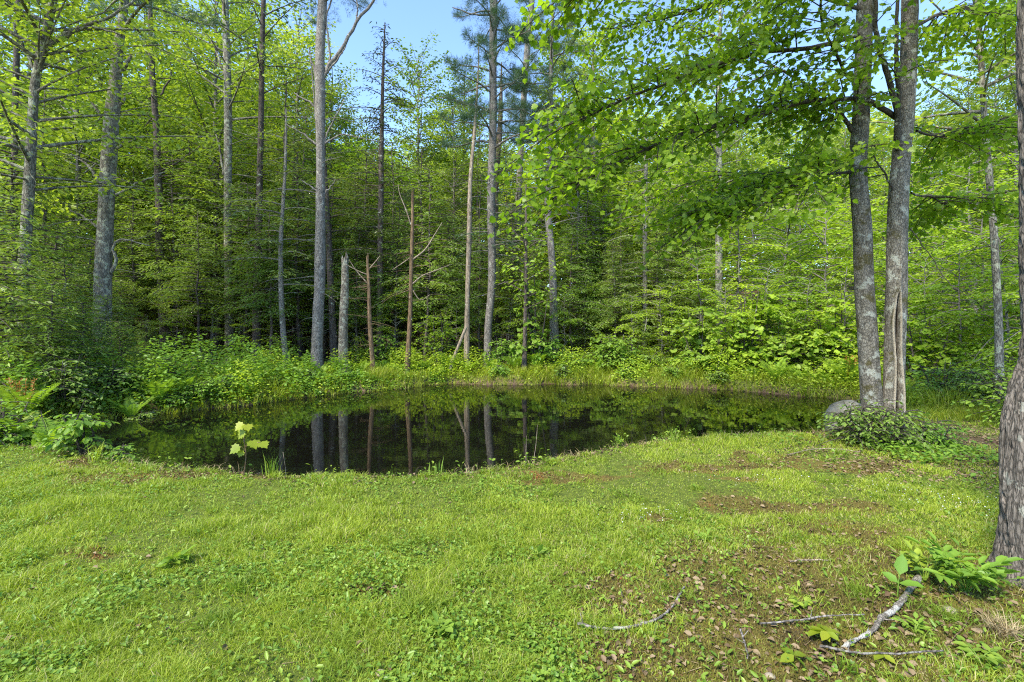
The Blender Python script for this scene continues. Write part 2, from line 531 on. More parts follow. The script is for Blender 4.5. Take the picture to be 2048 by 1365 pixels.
# rock
m, nt, out = newmat('granite')
tc = N(nt, 'ShaderNodeTexCoord')
n1 = N(nt, 'ShaderNodeTexNoise'); n1.inputs['Scale'].default_value = 9; n1.inputs['Detail'].default_value = 12; n1.inputs['Roughness'].default_value = .7
nt.links.new(tc.outputs['Object'], n1.inputs['Vector'])
col = ramp(nt, [(.3, (.13, .105, .07)), (.5, (.29, .25, .18)), (.72, (.42, .375, .28))], n1.outputs['Fac'])
n2 = N(nt, 'ShaderNodeTexNoise'); n2.inputs['Scale'].default_value = 2.6; n2.inputs['Detail'].default_value = 7; n2.inputs['Roughness'].default_value = .65
nt.links.new(tc.outputs['Object'], n2.inputs['Vector'])
col = mixc(nt, ramp(nt, [(.5, (0, 0, 0)), (.6, (.8, .8, .8))], n2.outputs['Fac']), col, (.10, .10, .045))
p = N(nt, 'ShaderNodeBsdfPrincipled'); p.inputs['Roughness'].default_value = .9
nt.links.new(col, p.inputs['Base Color'])
b = N(nt, 'ShaderNodeBump'); b.inputs['Strength'].default_value = .5; b.inputs['Distance'].default_value = .02
nt.links.new(n1.outputs['Fac'], b.inputs['Height']); nt.links.new(b.outputs[0], p.inputs['Normal']); nt.links.new(p.outputs[0], out.inputs[0])
M['rock'] = m

# water
m, nt, out = newmat('pond_water')
tc = N(nt, 'ShaderNodeTexCoord')
mp = N(nt, 'ShaderNodeMapping'); mp.inputs['Scale'].default_value = (1.2, 3.0, 1)
nt.links.new(tc.outputs['Object'], mp.inputs[0])
n1 = N(nt, 'ShaderNodeTexNoise'); n1.inputs['Scale'].default_value = 2.0; n1.inputs['Detail'].default_value = 3
nt.links.new(mp.outputs[0], n1.inputs['Vector'])
b = N(nt, 'ShaderNodeBump'); b.inputs['Strength'].default_value = .02; b.inputs['Distance'].default_value = .05
nt.links.new(n1.outputs['Fac'], b.inputs['Height'])
p = N(nt, 'ShaderNodeBsdfPrincipled'); p.inputs['Base Color'].default_value = (.004, .004, .003, 1)
p.inputs['Roughness'].default_value = .015; p.inputs['IOR'].default_value = 1.7
nt.links.new(b.outputs[0], p.inputs['Normal']); nt.links.new(p.outputs[0], out.inputs[0])
M['water'] = m

# ground: tint 0..1 lawn green -> moss/bare, 2 = forest floor, 3 = wet bank
m, nt, out = newmat('ground_soil_and_turf')
tc = N(nt, 'ShaderNodeTexCoord')
at_ = N(nt, 'ShaderNodeAttribute', attribute_name='tint')
fl = N(nt, 'ShaderNodeAttribute', attribute_name='floor')
n1 = N(nt, 'ShaderNodeTexNoise'); n1.inputs['Scale'].default_value = 14; n1.inputs['Detail'].default_value = 10; n1.inputs['Roughness'].default_value = .7
n2 = N(nt, 'ShaderNodeTexNoise'); n2.inputs['Scale'].default_value = 60; n2.inputs['Detail'].default_value = 6; n2.inputs['Roughness'].default_value = .75
n3 = N(nt, 'ShaderNodeTexNoise'); n3.inputs['Scale'].default_value = 1.7; n3.inputs['Detail'].default_value = 6
for n_ in (n1, n2, n3): nt.links.new(tc.outputs['Object'], n_.inputs['Vector'])
lawn = ramp(nt, [(.25, (.035, .05, .014)), (.5, (.085, .115, .022)), (.75, (.15, .17, .035))], n1.outputs['Fac'])
moss = ramp(nt, [(.28, (.035, .022, .016)), (.40, (.08, .055, .025)), (.52, (.14, .13, .032)), (.60, (.15, .06, .03)), (.78, (.26, .20, .15))], n2.outputs['Fac'])
duff = ramp(nt, [(.25, (.035, .024, .018)), (.5, (.10, .062, .045)), (.75, (.20, .14, .11))], n1.outputs['Fac'])
duff = mixc(nt, math_(nt, 'MULTIPLY', ramp(nt, [(.5, (0, 0, 0)), (.62, (1, 1, 1))], n3.outputs['Fac']), .45), duff, (.08, .11, .025))
f1 = math_(nt, 'MULTIPLY_ADD', n2.outputs['Fac'], .5, at_.outputs['Fac'])
col = mixc(nt, ramp(nt, [(.55, (0, 0, 0)), (.70, (1, 1, 1))], f1), lawn, moss)
col = mixc(nt, fl.outputs['Fac'], col, duff)
p = N(nt, 'ShaderNodeBsdfPrincipled'); p.inputs['Roughness'].default_value = .95; p.inputs['Specular IOR Level'].default_value = .1
nt.links.new(col, p.inputs['Base Color'])
b = N(nt, 'ShaderNodeBump'); b.inputs['Strength'].default_value = .8; b.inputs['Distance'].default_value = .02
nt.links.new(n2.outputs['Fac'], b.inputs['Height']); nt.links.new(b.outputs[0], p.inputs['Normal']); nt.links.new(p.outputs[0], out.inputs[0])
M['ground'] = m

# ------------------------------------------------------------------ ground sheet and water
ys = np.concatenate([np.linspace(-60, 0, 14), np.arange(.4, 9.5, .06), np.arange(9.5, 18, .12), np.arange(18, 40, .4), np.linspace(41, 220, 36)])
xs = np.concatenate([np.linspace(-220, -24, 30), np.arange(-23, -9, .35), np.arange(-9, 9.5, .075), np.arange(9.5, 23, .35), np.linspace(24, 220, 30)])
XX, YY = np.meshgrid(xs, ys)
ZZ = ground(XX, YY)
DD = pond_d(XX, YY)
nearlawn = (YY < 9)
ZZ = ZZ + np.where(DD > .4, .02 * (fbm(XX * 5, YY * 5, 3) - .5), 0)
g = Geo()
nx, ny = len(xs), len(ys)
ii = np.arange(ny - 1)[:, None] * nx + np.arange(nx - 1)[None]
q = np.stack([ii, ii + 1, ii + nx + 1, ii + nx], -1).reshape(-1, 4)
litter_r = np.exp(-(((XX - 5.7) / 1.6) ** 2 + ((YY - 6.1) / 1.1) ** 2) * .9)
flo = np.clip(np.maximum(sstep(9.2, 10.5, YY) * (.25 + .75 * sstep(1.2, 3.4, DD)), sstep(.45, .1, DD)) , 0, 1)
flo = np.maximum(flo, np.clip(litter_r * 1.4 - .2, 0, 1))
flo = np.maximum(flo, sstep(-7.2, -8.4, XX) * sstep(5.5, 6.5, YY))
g.add(np.stack([XX, YY, ZZ], -1).reshape(-1, 3), q, None, brown(XX, YY).ravel())
go = tag(g.obj('ground', M['ground'], smooth=True), kind='structure')
fa = go.data.attributes.new('floor', 'FLOAT', 'POINT'); fa.data.foreach_set('value', flo.ravel().astype(np.float32))
g = Geo()
g.add([(-10, 4.5, WZ), (10, 4.5, WZ), (10, 16, WZ), (-10, 16, WZ)], [[0, 1, 2, 3]])
tag(g.obj('water', M['water']), kind='structure')


# ------------------------------------------------------------------ trees
def px_path(pts, Y, ztop=None, n=40):
    """pts: (px, py, width px[, dY]) from the top down; returns centre line and radii from the ground up"""
    P = []; r = []
    for p_ in pts[::-1]:
        y = Y + (p_[3] if len(p_) > 3 else 0)
        P.append(at(p_[0], p_[1], y)); r.append(p_[2] * y / FPX / 2 * y / math.hypot(P[-1][0], y))      # a round trunk looks wider off the axis
    P = np.array(P); r = np.array(r)
    z0 = g1(P[0][0], P[0][1]) - .12
    if P[0][2] > z0 + .05:
        d = (P[0] - P[1]); d = d / abs(d[2] + 1e-6)
        nb = P[0] + d * (P[0][2] - z0) * .6; nb[2] = z0
        P = np.vstack([nb, P]); r = np.concatenate([[r[0] * 1.12], r])
    if ztop and ztop > P[-1][2] + .3:
        d = P[-1] - P[-2]; d = d / max(d[2], .2)
        e = P[-1] + np.array([d[0] * .4, d[1] * .4, 1.]) * (ztop - P[-1][2])
        P = np.vstack([P, e]); r = np.concatenate([r, [.02]])
    S = spline(np.column_stack([P, r]), n)
    return S[:, :3], np.maximum(S[:, 3], .004)


def flare(Z, r, z0, amt=.35, h=.45):
    return r * (1 + amt * np.exp(-(Z - z0) / h))


def on_path(P, r, z):
    k = np.interp(z, P[:, 2], np.arange(len(P)))
    i = int(min(k, len(P) - 2)); f = k - i
    return P[i] * (1 - f) + P[i + 1] * f, r[i] * (1 - f) + r[i + 1] * f


def lumpy_trunk(gw, P, r, sides=14, amp=.05, seed=0.):
    """trunk with an uneven outline"""
    n = len(P)
    T = nrm(np.gradient(P, axis=0)); ref = np.array([0, 1., 0])
    U = nrm(np.cross(T, ref)); V = np.cross(T, U)
    th = np.arange(sides) / sides * 2 * pi
    zz = P[:, 2][:, None]
    lump = 1 + amp * 2 * (fbm(np.cos(th)[None] * 1.5 + 8 + seed, zz * 1.3 + np.sin(th)[None] * 1.5, 4) - .5) * 1.6
    rr = r[:, None] * lump
    ring = P[:, None] + rr[..., None] * (np.cos(th)[None, :, None] * U[:, None] + np.sin(th)[None, :, None] * V[:, None])
    i = np.arange(n - 1)[:, None] * sides; j = np.arange(sides)[None]; k = (j + 1) % sides
    gw.add(ring.reshape(-1, 3), np.stack([i + j, i + k, i + sides + k, i + sides + j], -1).reshape(-1, 4), None, .3)


def dead_twigs(gw, P, r, z0, z1, n, L, rg, up=.1, droop=.2, rad=.012, fork=.5):
    for _ in range(n):
        z = z0 + (z1 - z0) * rg.random(); c, rr = on_path(P, r, z)
        az = rg.random() * 2 * pi
        if rg.random() < .6: az = (0 if rg.random() < .5 else pi) + rg.normal(0, .5)
        l = L * (.25 + .9 * rg.random() ** 1.5); t = np.linspace(0, 1, 8)[:, None]
        d = np.array([math.cos(az), math.sin(az), 0]); w = rg.normal(0, .06, 3)
        u0 = up + rg.normal(0, .2)
        A = c + t * l * d + np.array([0, 0, 1]) * (u0 * l * t - droop * l * t ** 2) + np.sin(t * 7 + rg.random() * 6) * w * l * .5 * t
        tube(gw, A, rad * (.5 + .8 * rg.random()) * (1 - .75 * t[:, 0]) * (.5 + .5 * l), 4, .3)
        for _k in range(rg.integers(0, 4) if rg.random() < fork else 0):
            f = rg.integers(2, 6); b = A[f]; l2 = l * .4 * rg.random() + .1
            a2 = az + rg.choice([-1, 1]) * (.5 + .5 * rg.random())
            d2 = np.array([math.cos(a2), math.sin(a2), rg.normal(0, .35)])
            tube(gw, b + np.linspace(0, 1, 4)[:, None] * l2 * d2, rad * .4 * np.linspace(1, .3, 4), 3, .3)


DIA = T_diamond(.26, .08); OV = T_oval(.55); MAP = T_maple(); NEED = T_needles(); THIN = T_diamond(.16, .0); STK = T_stick()


def crown_on(gl, gw, P, r, kind, z0, z1, n, L, rg, pitch=None, base=None, leafsz=.14):
    """branches with foliage along a trunk between two heights"""
    for i in range(n):
        f = (i + rg.random()) / n
        z = z0 + (z1 - z0) * f
        c, rr = on_path(P, r, z)
        az = i * 2.4 + rg.normal(0, .5)
        if kind == 'hem':
            l = L * (1 - .8 * f) * (.6 + .6 * rg.random()) + .25
            spray(gl, gw, c, az, .12 + .25 * f + rg.normal(0, .08), l, droop=.3, wid=.42, s2=.12, s3=.06, leaf=.15, tm=DIA, tilt=.5, rg=rg, start=.12, jit=.3, hang=.5, thick=.05)
        elif kind == 'broad':
            l = L * (1 - .55 * f * f) * (.55 + .7 * rg.random()) + .3
            spray(gl, gw, c, az, (.25 + .55 * f if pitch is None else pitch) + rg.normal(0, .15), l, droop=.12, wid=.5, s2=.2, s3=.10, leaf=leafsz, tm=OV, tilt=.75, rg=rg, hang=.7, start=.2, jit=.5, thick=.10)
        elif kind == 'leafy':
            l = L * (1 - .55 * f * f) * (.5 + .7 * rg.random()) + .3
            spray(gl, gw, c, az, .15 + .4 * f + rg.normal(0, .26), l * (.6 + .6 * rg.random()), droop=.15 + .3 * rg.random(), wid=.55, s2=.16, s3=.085, leaf=leafsz, tm=OV, tilt=.34, rg=rg, hang=.35, start=.2, jit=.22, thick=.03)
        elif kind == 'pine':
            l = L * (1 - .6 * f) * (.6 + .6 * rg.random()) + .3
            t = np.linspace(0, 1, 10); h = np.array([math.cos(az), math.sin(az), 0])
            A = c + np.outer(t * l, h); A[:, 2] += .12 * l * t + .12 * l * t ** 3 + .05 * l * np.sin(5 * t)
            tube(gw, A, (.012 + .014 * l) * (1 - .85 * t), 5, rg.random())
            m = int(l * 80); tt = .3 + .7 * rg.random(m) ** .8
            B = np.stack([np.interp(tt, t, A[:, k]) for k in range(3)], 1)
            sd = rg.normal(0, 1, m) * .22 * l * (1.15 - tt)
            s = np.array([-h[1], h[0], 0])
            B = B + sd[:, None] * s + np.stack([0 * tt, 0 * tt, .06 + rg.normal(0, .04, m)], 1)
            D = h + np.sign(sd)[:, None] * s * .7 + np.array([0, 0, .45]) + rg.normal(0, .35, (m, 3))
            stamp(gl, NEED, B, D, rg.normal(0, 1, (m, 3)), .17 * (.7 + .6 * rg.random(m)), np.clip(.5 * rg.random() + .5 * rg.random(m), 0, 1))


def bespoke(name, label, cat, pts, Y, bark, ztop, crowns=(), twigs=(), limbs=(), group=None, sides=14, leafmat=None, seed=1, fl=.6, amp=.07, n=60):
    rg = np.random.default_rng(seed * 77 + 5)
    P, r = px_path(pts, Y, ztop, n)
    base = np.array([P[0][0], P[0][1], g1(P[0][0], P[0][1])])
    root = thing(name, label, cat, base, group)
    r = flare(P[:, 2], r, base[2], fl, .28)
    gw = Geo(); lumpy_trunk(gw, P, r, sides, amp, seed)
    for a in twigs: dead_twigs(gw, P, r, *a, rg)
    for lb in limbs:                                   # (points (px,py[,dY]), w0 px, w1 px)
        lp = np.array([at(q_[0], q_[1], Y + (q_[2] if len(q_) > 2 else 0)) for q_ in lb[0]])
        S = spline(lp, 16)
        S[1:-1] += rg.normal(0, .012, (14, 3))
        tube(gw, S, np.linspace(lb[1], lb[2], 16) * Y / FPX / 2, 7, .3)
    gl = Geo()
    for c in crowns: crown_on(gl, gw, P, r, *c, rg)
    gw.obj('trunk', bark, root, base, smooth=True)
    if gl.n: gl.obj('crown', leafmat or M['broad'], root, base)
    return root, P, r


def broken_top(gw, P, r, rg, h=.3):
    top = P[-1]
    for k in range(9):
        a = k / 9 * 2 * pi; b = top + r[-1] * .75 * np.array([math.cos(a), math.sin(a), -.3])
        hh = h * (.2 + rg.random())
        tube(gw, np.array([b, b + [0, 0, hh * .6], b + [rg.normal(0, .01), 0, hh]]), np.array([.4, .28, .04]) * r[-1], 4, .3)


def snag(name, label, pts, Y, bark, twigs=(), limbs=(), seed=1, h=.3, amp=.07):
    rg = np.random.default_rng(seed)
    P, r = px_path(pts, Y, None, 40)
    base = np.array([P[0][0], P[0][1], g1(P[0][0], P[0][1])])
    root = thing(name, label, 'dead tree', base)
    r = flare(P[:, 2], r, base[2], .3, .3)
    gw = Geo(); lumpy_trunk(gw, P, r, 12, amp, seed)
    broken_top(gw, P, r, rg, h)
    for a in twigs: dead_twigs(gw, P, r, *a, rg)
    gw.obj('trunk', bark, root, base, smooth=True)
    for lb in limbs:
        S = spline(np.array([at(q_[0], q_[1], Y + (q_[2] if len(q_) > 2 else 0)) for q_ in lb[0]]), 14)
        gg = Geo(); tube(gg, S, np.linspace(lb[1], lb[2], 14) * Y / FPX / 2, 6, .3)
        gg.obj('branch', M['pale'], root, base, smooth=True)
    return root


# --- left front trees
bespoke('maple_tree', 'slim grey maple with a forked top at the left edge, rising from dark conifer boughs', 'tree',
        [(150, -120, 14), (112, -20, 18), (88, 90, 20), (70, 170, 20), (62, 300, 24), (55, 420, 26), (46, 570, 28), (46, 700, 30)], 11.5, M['mott'], None,
        crowns=[('broad', 4.6, 9.0, 34, 3.4), ('broad', 7.5, 10.6, 26, 3.2)], twigs=[(2.5, 7, 14, 1.2)],
        limbs=[([(66, 120), (100, 85), (150, 60), (215, 35), (270, 0)], 10, 4), ([(92, 100), (125, 75), (180, 55), (240, 70)], 9, 3), ([(74, 165), (60, 120), (30, 60), (10, 10)], 7, 3)], seed=2)
bespoke('slim_dark_tree', 'dim slim trunk at the far left, behind the grey forked maple', 'tree',
        [(40, -60, 12), (32, 150, 14), (28, 370, 15), (30, 560, 17)], 15, M['darkb'], 13, crowns=[('hem', 2.2, 12, 34, 2.4)], leafmat=M['hem'], seed=3)
bespoke('pine_tree', 'thickest pine on the left bank, grey flaky bark and broken limb stubs', 'tree',
        [(262, -120, 14), (245, 40, 20), (236, 100, 22), (228, 200, 30), (220, 280, 35), (212, 420, 36), (206, 560, 38), (205, 700, 42)], 13.5, M['mott'], None,
        crowns=[('pine', 9.5, 12.0, 10, 2.6)], twigs=[(3, 9, 26, 1.7)],
        limbs=[([(236, 150), (252, 130), (262, 112)], 10, 5), ([(236, 215), (248, 200), (250, 190), (266, 186)], 7, 3), ([(200, 365), (175, 330), (150, 315)], 7, 2), ([(232, 390), (262, 375), (290, 360), (330, 345)], 6, 2),
               ([(230, 300), (262, 282), (305, 265)], 6, 2), ([(205, 235), (180, 200), (160, 180)], 6, 2), ([(222, 545), (232, 520), (226, 500), (240, 480), (262, 482), (300, 492)], 7, 2), ([(195, 455), (170, 435), (140, 420)], 5, 2)],
        leafmat=M['pine'], seed=4)
bespoke('pine_tree', 'straight slim brown pine with many bare side twigs, right of the thickest pine', 'tree',
        [(298, -60, 8), (304, 130, 12), (312, 250, 14), (318, 400, 17), (322, 560, 19), (332, 700, 22)], 17.5, M['darkb'], None,
        crowns=[('hem', 6.5, 13.8, 26, 2.2)], twigs=[(1.6, 8.5, 46, 2.2)],
        limbs=[([(318, 345), (355, 325), (400, 292)], 4, 1), ([(322, 190), (340, 155), (342, 125)], 4, 2)], leafmat=M['broad'], seed=5)
bespoke('broadleaf_tree', 'pale mottled trunk with peeling patches, left of centre behind the bank herbs', 'tree',
        [(448, -80, 12), (452, 60, 14), (456, 200, 16), (456, 350, 17), (456, 500, 17), (460, 700, 20)], 18.0, M['mott'], None,
        crowns=[('broad', 9.0, 14.2, 26, 3.0)], twigs=[(3, 9, 24, 1.8)], limbs=[([(448, 150), (435, 110), (420, 80), (395, 50)], 5, 2), ([(446, 350), (440, 300), (432, 270)], 5, 2)], seed=6)
bespoke('pine_tree', 'dark straight trunk with bare lower twigs, between mottled trunk and curved thin trunk', 'tree',
        [(530, -60, 9), (525, 60, 10), (522, 250, 12), (518, 420, 14), (514, 600, 17), (514, 735, 20)], 17.0, M['darkb'], None,
        crowns=[('hem', 3.4, 8.5, 30, 2.0), ('broad', 9.5, 13.4, 12, 2.0)], twigs=[(.8, 6, 20, 1.3)], leafmat=M['hem'], seed=7)
bespoke('thin_tree', 'thin pale curved trunk just left of the tall grey pine', 'tree',
        [(572, 260, 5), (570, 350, 6), (562, 480, 9), (563, 600, 11), (568, 680, 12), (575, 745, 14)], 15.8, M['grey'], 8.5,
        crowns=[('hem', 2.6, 8.4, 30, 1.9)], twigs=[(.3, 5, 14, .8)], leafmat=M['hem'], seed=8)
bespoke('pine_tree', 'tall light grey pine standing alone at the water edge, forked limb near its top', 'tree',
        [(652, -160, 14), (646, -20, 18), (640, 100, 19), (640, 165, 22), (641, 290, 18), (641, 420, 20), (640, 540, 22), (636, 640, 23), (633, 745, 25)], 15.4, M['grey'], None,
        twigs=[(1.4, 10, 26, 1.5)],
        limbs=[([(640, 168), (660, 130), (690, 88), (712, 45), (745, 5), (760, -20)], 9, 4), ([(641, 160), (660, 110), (652, 40), (670, -20)], 5, 3), ([(636, 165), (622, 120), (618, 95)], 5, 2),
               ([(641, 160), (675, 120), (692, 92)], 5, 2), ([(638, 222), (620, 205), (600, 195), (588, 186)], 5, 2),
               ([(638, 292), (620, 280), (605, 268), (574, 250)], 5, 2), ([(643, 292), (662, 280), (690, 270), (760, 284)], 5, 1.5), ([(636, 296), (632, 255), (628, 190), (620, 100)], 4, 2), ([(645, 290), (660, 255), (688, 200)], 4, 2),
               ([(642, 395), (625, 375), (600, 360)], 4, 1.5), ([(642, 395), (660, 375), (672, 360)], 4, 1.5), ([(712, 45), (715, 20), (712, -10)], 4, 2)],
        crowns=[('pine', 11.6, 14.5, 10, 2.6)], leafmat=M['pine'], seed=9)
bespoke('dark_tree', 'dark trunk half hidden behind the tall grey pine', 'tree',
        [(648, 300, 8), (656, 450, 11), (661, 560, 13), (670, 740, 16)], 17.2, M['darkb'], 10, crowns=[('hem', 4, 10, 26, 2.0)], twigs=[(1, 4, 10, 1.2)], leafmat=M['hem'], seed=10)
snag('dead_snag', 'pale lichen-covered broken snag beside the tall grey pine', [(690, 524, 14), (690, 580, 17), (687, 650, 19), (687, 745, 21)], 15.6, M['snag'], twigs=[(.2, 2.6, 5, .3)], seed=2)
snag('dead_snag', 'short rusty snag bristling with dry twigs, in front of the bright green shrub', [(735, 522, 5), (738, 580, 7), (740, 650, 9), (747, 748, 10)], 15.3, M['rust'],
     twigs=[(.8, 3.5, 40, .9)], limbs=[([(736, 550), (722, 545), (702, 535), (690, 528)], 3, 1), ([(738, 570), (715, 545), (698, 520)], 3, 1), ([(737, 540), (750, 525), (760, 512)], 3, 1)], seed=3, h=.25)
snag('dead_snag', 'tall orange-brown snag with long bare whitish branches, centre of far bank', [(825, 408, 5), (825, 450, 7), (822, 560, 8), (820, 640, 9), (814, 742, 11)], 15.2, M['rust'],
     twigs=[(2.0, 5.1, 34, .9)],
     limbs=[([(822, 450), (812, 420), (800, 390), (796, 370)], 3, 1), ([(825, 520), (850, 500), (868, 472), (884, 446)], 4, 1.2), ([(823, 570), (845, 552), (870, 542), (900, 530)], 3.5, 1), ([(822, 575), (840, 600), (860, 590)], 2.5, 1), ([(822, 515), (800, 530), (785, 540)], 2.5, 1)], seed=4, h=.4)
bespoke('spire_tree', 'narrow dark spruce ending in a spire against the blue sky', 'tree',
        [(770, 45, 2), (766, 150, 6), (764, 250, 8), (762, 400, 11), (760, 560, 12), (760, 700, 14)], 17.6, M['darkb'], None,
        crowns=[('hem', 8.4, 12.25, 34, 1.2), ('hem', 3.8, 8.8, 34, 1.7)], twigs=[(2, 9.5, 36, 1.2)], leafmat=M['spire'], seed=11)
bespoke('dead_tree', 'tall pale dead pole with bare tip reaching into the sky, leaning slightly', 'dead tree',
        [(957, 82, 2), (957, 130, 3), (950, 250, 6), (941, 360, 8), (938, 480, 10), (935, 600, 10), (934, 660, 11)], 16.3, M['pale'], None, twigs=[(4, 10, 14, .7)], seed=12, n=50, fl=.1)
snag('fallen_pole', 'broken pale pole leaning against the base of the dead pole tree', [(932, 655, 6), (918, 690, 6), (904, 725, 6)], 15.8, M['pale'], seed=8, h=.1)
bespoke('pine_tree', 'tall feathery white pine right of the blue gap, boughs reaching out left', 'tree',
        [(992, -140, 12), (988, -20, 15), (986, 120, 15), (986, 250, 15), (982, 400, 16), (984, 560, 16), (976, 660, 15), (976, 735, 15)], 16.6, M['grey'], None,
        crowns=[('pine', 7.4, 14.6, 46, 2.1), ('hem', 3.6, 7.6, 18, 1.3)], twigs=[(2, 8, 24, 1.4)],
        limbs=[([(985, 222), (950, 212), (910, 200), (880, 196)], 5, 2), ([(985, 30), (950, 30), (905, 15)], 4, 2)], leafmat=M['pine'], seed=13)
bespoke('dark_tree', 'dark straight trunk close behind the feathery white pine', 'tree',
        [(1000, 250, 10), (990, 400, 13), (994, 560, 15), (994, 720, 18)], 19.5, M['darkb'], 12, crowns=[('hem', 3.5, 12, 34, 1.9)], leafmat=M['hem'], seed=14)
bespoke('leaning_tree', 'bare-boled tree leaning right into the blue sky above the pine grove', 'tree',
        [(1072, -80, 10), (1064, 0, 11), (1052, 130, 12), (1042, 300, 12), (1036, 430, 14), (1030, 600, 15), (1028, 700, 16)], 21.0, M['grey'], None,
        crowns=[('pine', 9.0, 16.5, 26, 1.5)], twigs=[(6, 13, 20, 1.5)], leafmat=M['pine'], seed=15)
bespoke('pine_tree', 'feathery pine crown between the leaning bole and the maple canopy', 'tree',
        [(1106, 20, 5), (1102, 150, 8), (1100, 300, 11), (1096, 420, 14), (1104, 520, 14), (1108, 650, 18)], 17.0, M['grey'], None,
        crowns=[('pine', 7.6, 12.2, 30, 1.6)], twigs=[(4.0, 7.5, 50, 1.9), (1.5, 4, 12, 1.2)], leafmat=M['pine'], seed=16)
bespoke('thin_dark_tree', 'thin blackish trunk inside the bright maple sapling, centre right', 'tree',
        [(1052, 440, 5), (1052, 560, 7), (1050, 660, 8), (1049, 720, 9)], 15.7, M['darkb'], 6, twigs=[(1, 4, 8, .6)],
        crowns=[('broad', 1.9, 4.3, 20, 1.35)], leafmat=M['beech'], seed=17)
bespoke('slim_tree', 'slender mossy trunk leaning left, between the twin maple and the big edge trunk', 'tree',
        [(1950, -60, 11), (1962, 120, 13), (1970, 250, 14), (1978, 350, 16), (1988, 480, 17), (1996, 620, 18), (2000, 790, 20)], 8.6, M['mott'], None,
        crowns=[('broad', 4.6, 7.6, 16, 2.0)], twigs=[(2.5, 6, 10, 1.0)], limbs=[([(1975, 407), (1930, 412), (1880, 402), (1826, 388)], 4, 2), ([(1968, 252), (1900, 268), (1860, 268)], 4, 2), ([(1975, 170, .3), (2010, 150, .6), (2050, 120, 1)], 4, 2)], seed=18)
bespoke('slim_tree', 'grey mottled trunk seen through the bright saplings, left of the twin maple', 'tree',
        [(1440, 100, 9), (1438, 300, 12), (1438, 480, 14), (1438, 620, 15), (1440, 730, 16)], 17.5, M['mott'], 14, crowns=[('broad', 5, 13.5, 34, 3.0)], seed=19)
bespoke('slim_tree', 'thin straight trunk within the dark hemlocks, right of centre', 'tree',
        [(1292, 300, 7), (1290, 480, 9), (1290, 600, 10), (1288, 720, 11)], 17.8, M['grey'], 9, crowns=[('hem', 1.6, 9, 44, 2.2)], leafmat=M['hem'], seed=20)

# --- the twin maple on the right
TY = 6.7
tb = np.array([at(1765, 870, TY)[0], TY, 0.]); tb[2] = g1(tb[0], tb[1])
twin = thing('twin_maple', 'double-stemmed maple on the right, its right stem split open by a long hollow', 'tree', tb)


def stem(pts, Y, hollow=None, seed=0.):
    P, r = px_path(pts, Y, None, 260)
    sides = 72
    T = nrm(np.gradient(P, axis=0)); ref = np.array([0, 1., 0])
    U = nrm(np.cross(T, ref)); V = np.cross(T, U)
    th = np.arange(sides) / sides * 2 * pi
    zz = P[:, 2][:, None]
    rr = r[:, None] * (1 + .14 * (fbm(np.cos(th)[None] * 1.3 + seed, zz * .9 + np.sin(th)[None] * 1.3, 3) - .5) * 2)
    rr = rr + .007 * (fbm(th[None] * 9 + seed, zz * 14, 3) - .5)
    rr = rr * (1 + .28 * np.exp(-(zz - tb[2]) / .22) * (1 + .4 * np.sin(th[None] * 4 + seed)))
    tint = np.full(rr.shape, .3)
    D = np.cos(th)[None, :, None] * U[:, None] + np.sin(th)[None, :, None] * V[:, None]
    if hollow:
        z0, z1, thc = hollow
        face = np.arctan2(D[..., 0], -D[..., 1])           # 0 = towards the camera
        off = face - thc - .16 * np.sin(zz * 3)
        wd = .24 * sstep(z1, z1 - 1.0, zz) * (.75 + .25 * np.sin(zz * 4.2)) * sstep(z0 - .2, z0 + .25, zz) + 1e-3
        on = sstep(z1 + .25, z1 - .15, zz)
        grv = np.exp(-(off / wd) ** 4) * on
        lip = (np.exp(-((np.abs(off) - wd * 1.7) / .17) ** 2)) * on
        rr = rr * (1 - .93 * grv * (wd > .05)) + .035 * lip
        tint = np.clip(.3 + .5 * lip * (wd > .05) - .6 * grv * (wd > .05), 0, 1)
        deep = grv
    ring = P[:, None] + rr[..., None] * D
    g_ = Geo(); n = len(P)
    i = np.arange(n - 1)[:, None] * sides; j = np.arange(sides)[None]; k = (j + 1) % sides
    g_.add(ring.reshape(-1, 3), np.stack([i + j, i + k, i + sides + k, i + sides + j], -1).reshape(-1, 4), None, tint.ravel())
    return g_, P, r


s1, P1, r1 = stem([(1733, -330, 28), (1732, -100, 33), (1730, 0, 35), (1727, 110, 35), (1722, 240, 36), (1716, 340, 39), (1724, 450, 40), (1728, 560, 40), (1735, 680, 43), (1742, 780, 46), (1752, 870, 52)], TY + .05, None, 1.)
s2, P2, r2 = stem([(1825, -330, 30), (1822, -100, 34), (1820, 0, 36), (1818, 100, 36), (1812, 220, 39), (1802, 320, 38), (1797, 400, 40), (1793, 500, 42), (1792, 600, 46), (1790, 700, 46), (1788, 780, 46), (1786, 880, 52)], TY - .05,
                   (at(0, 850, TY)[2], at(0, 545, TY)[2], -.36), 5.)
s1.obj('stem', M['twin'], twin, tb, smooth=True)
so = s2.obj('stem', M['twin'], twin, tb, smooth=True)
so['label'] = 'right stem with a long dark vertical hollow and pale callus edges'

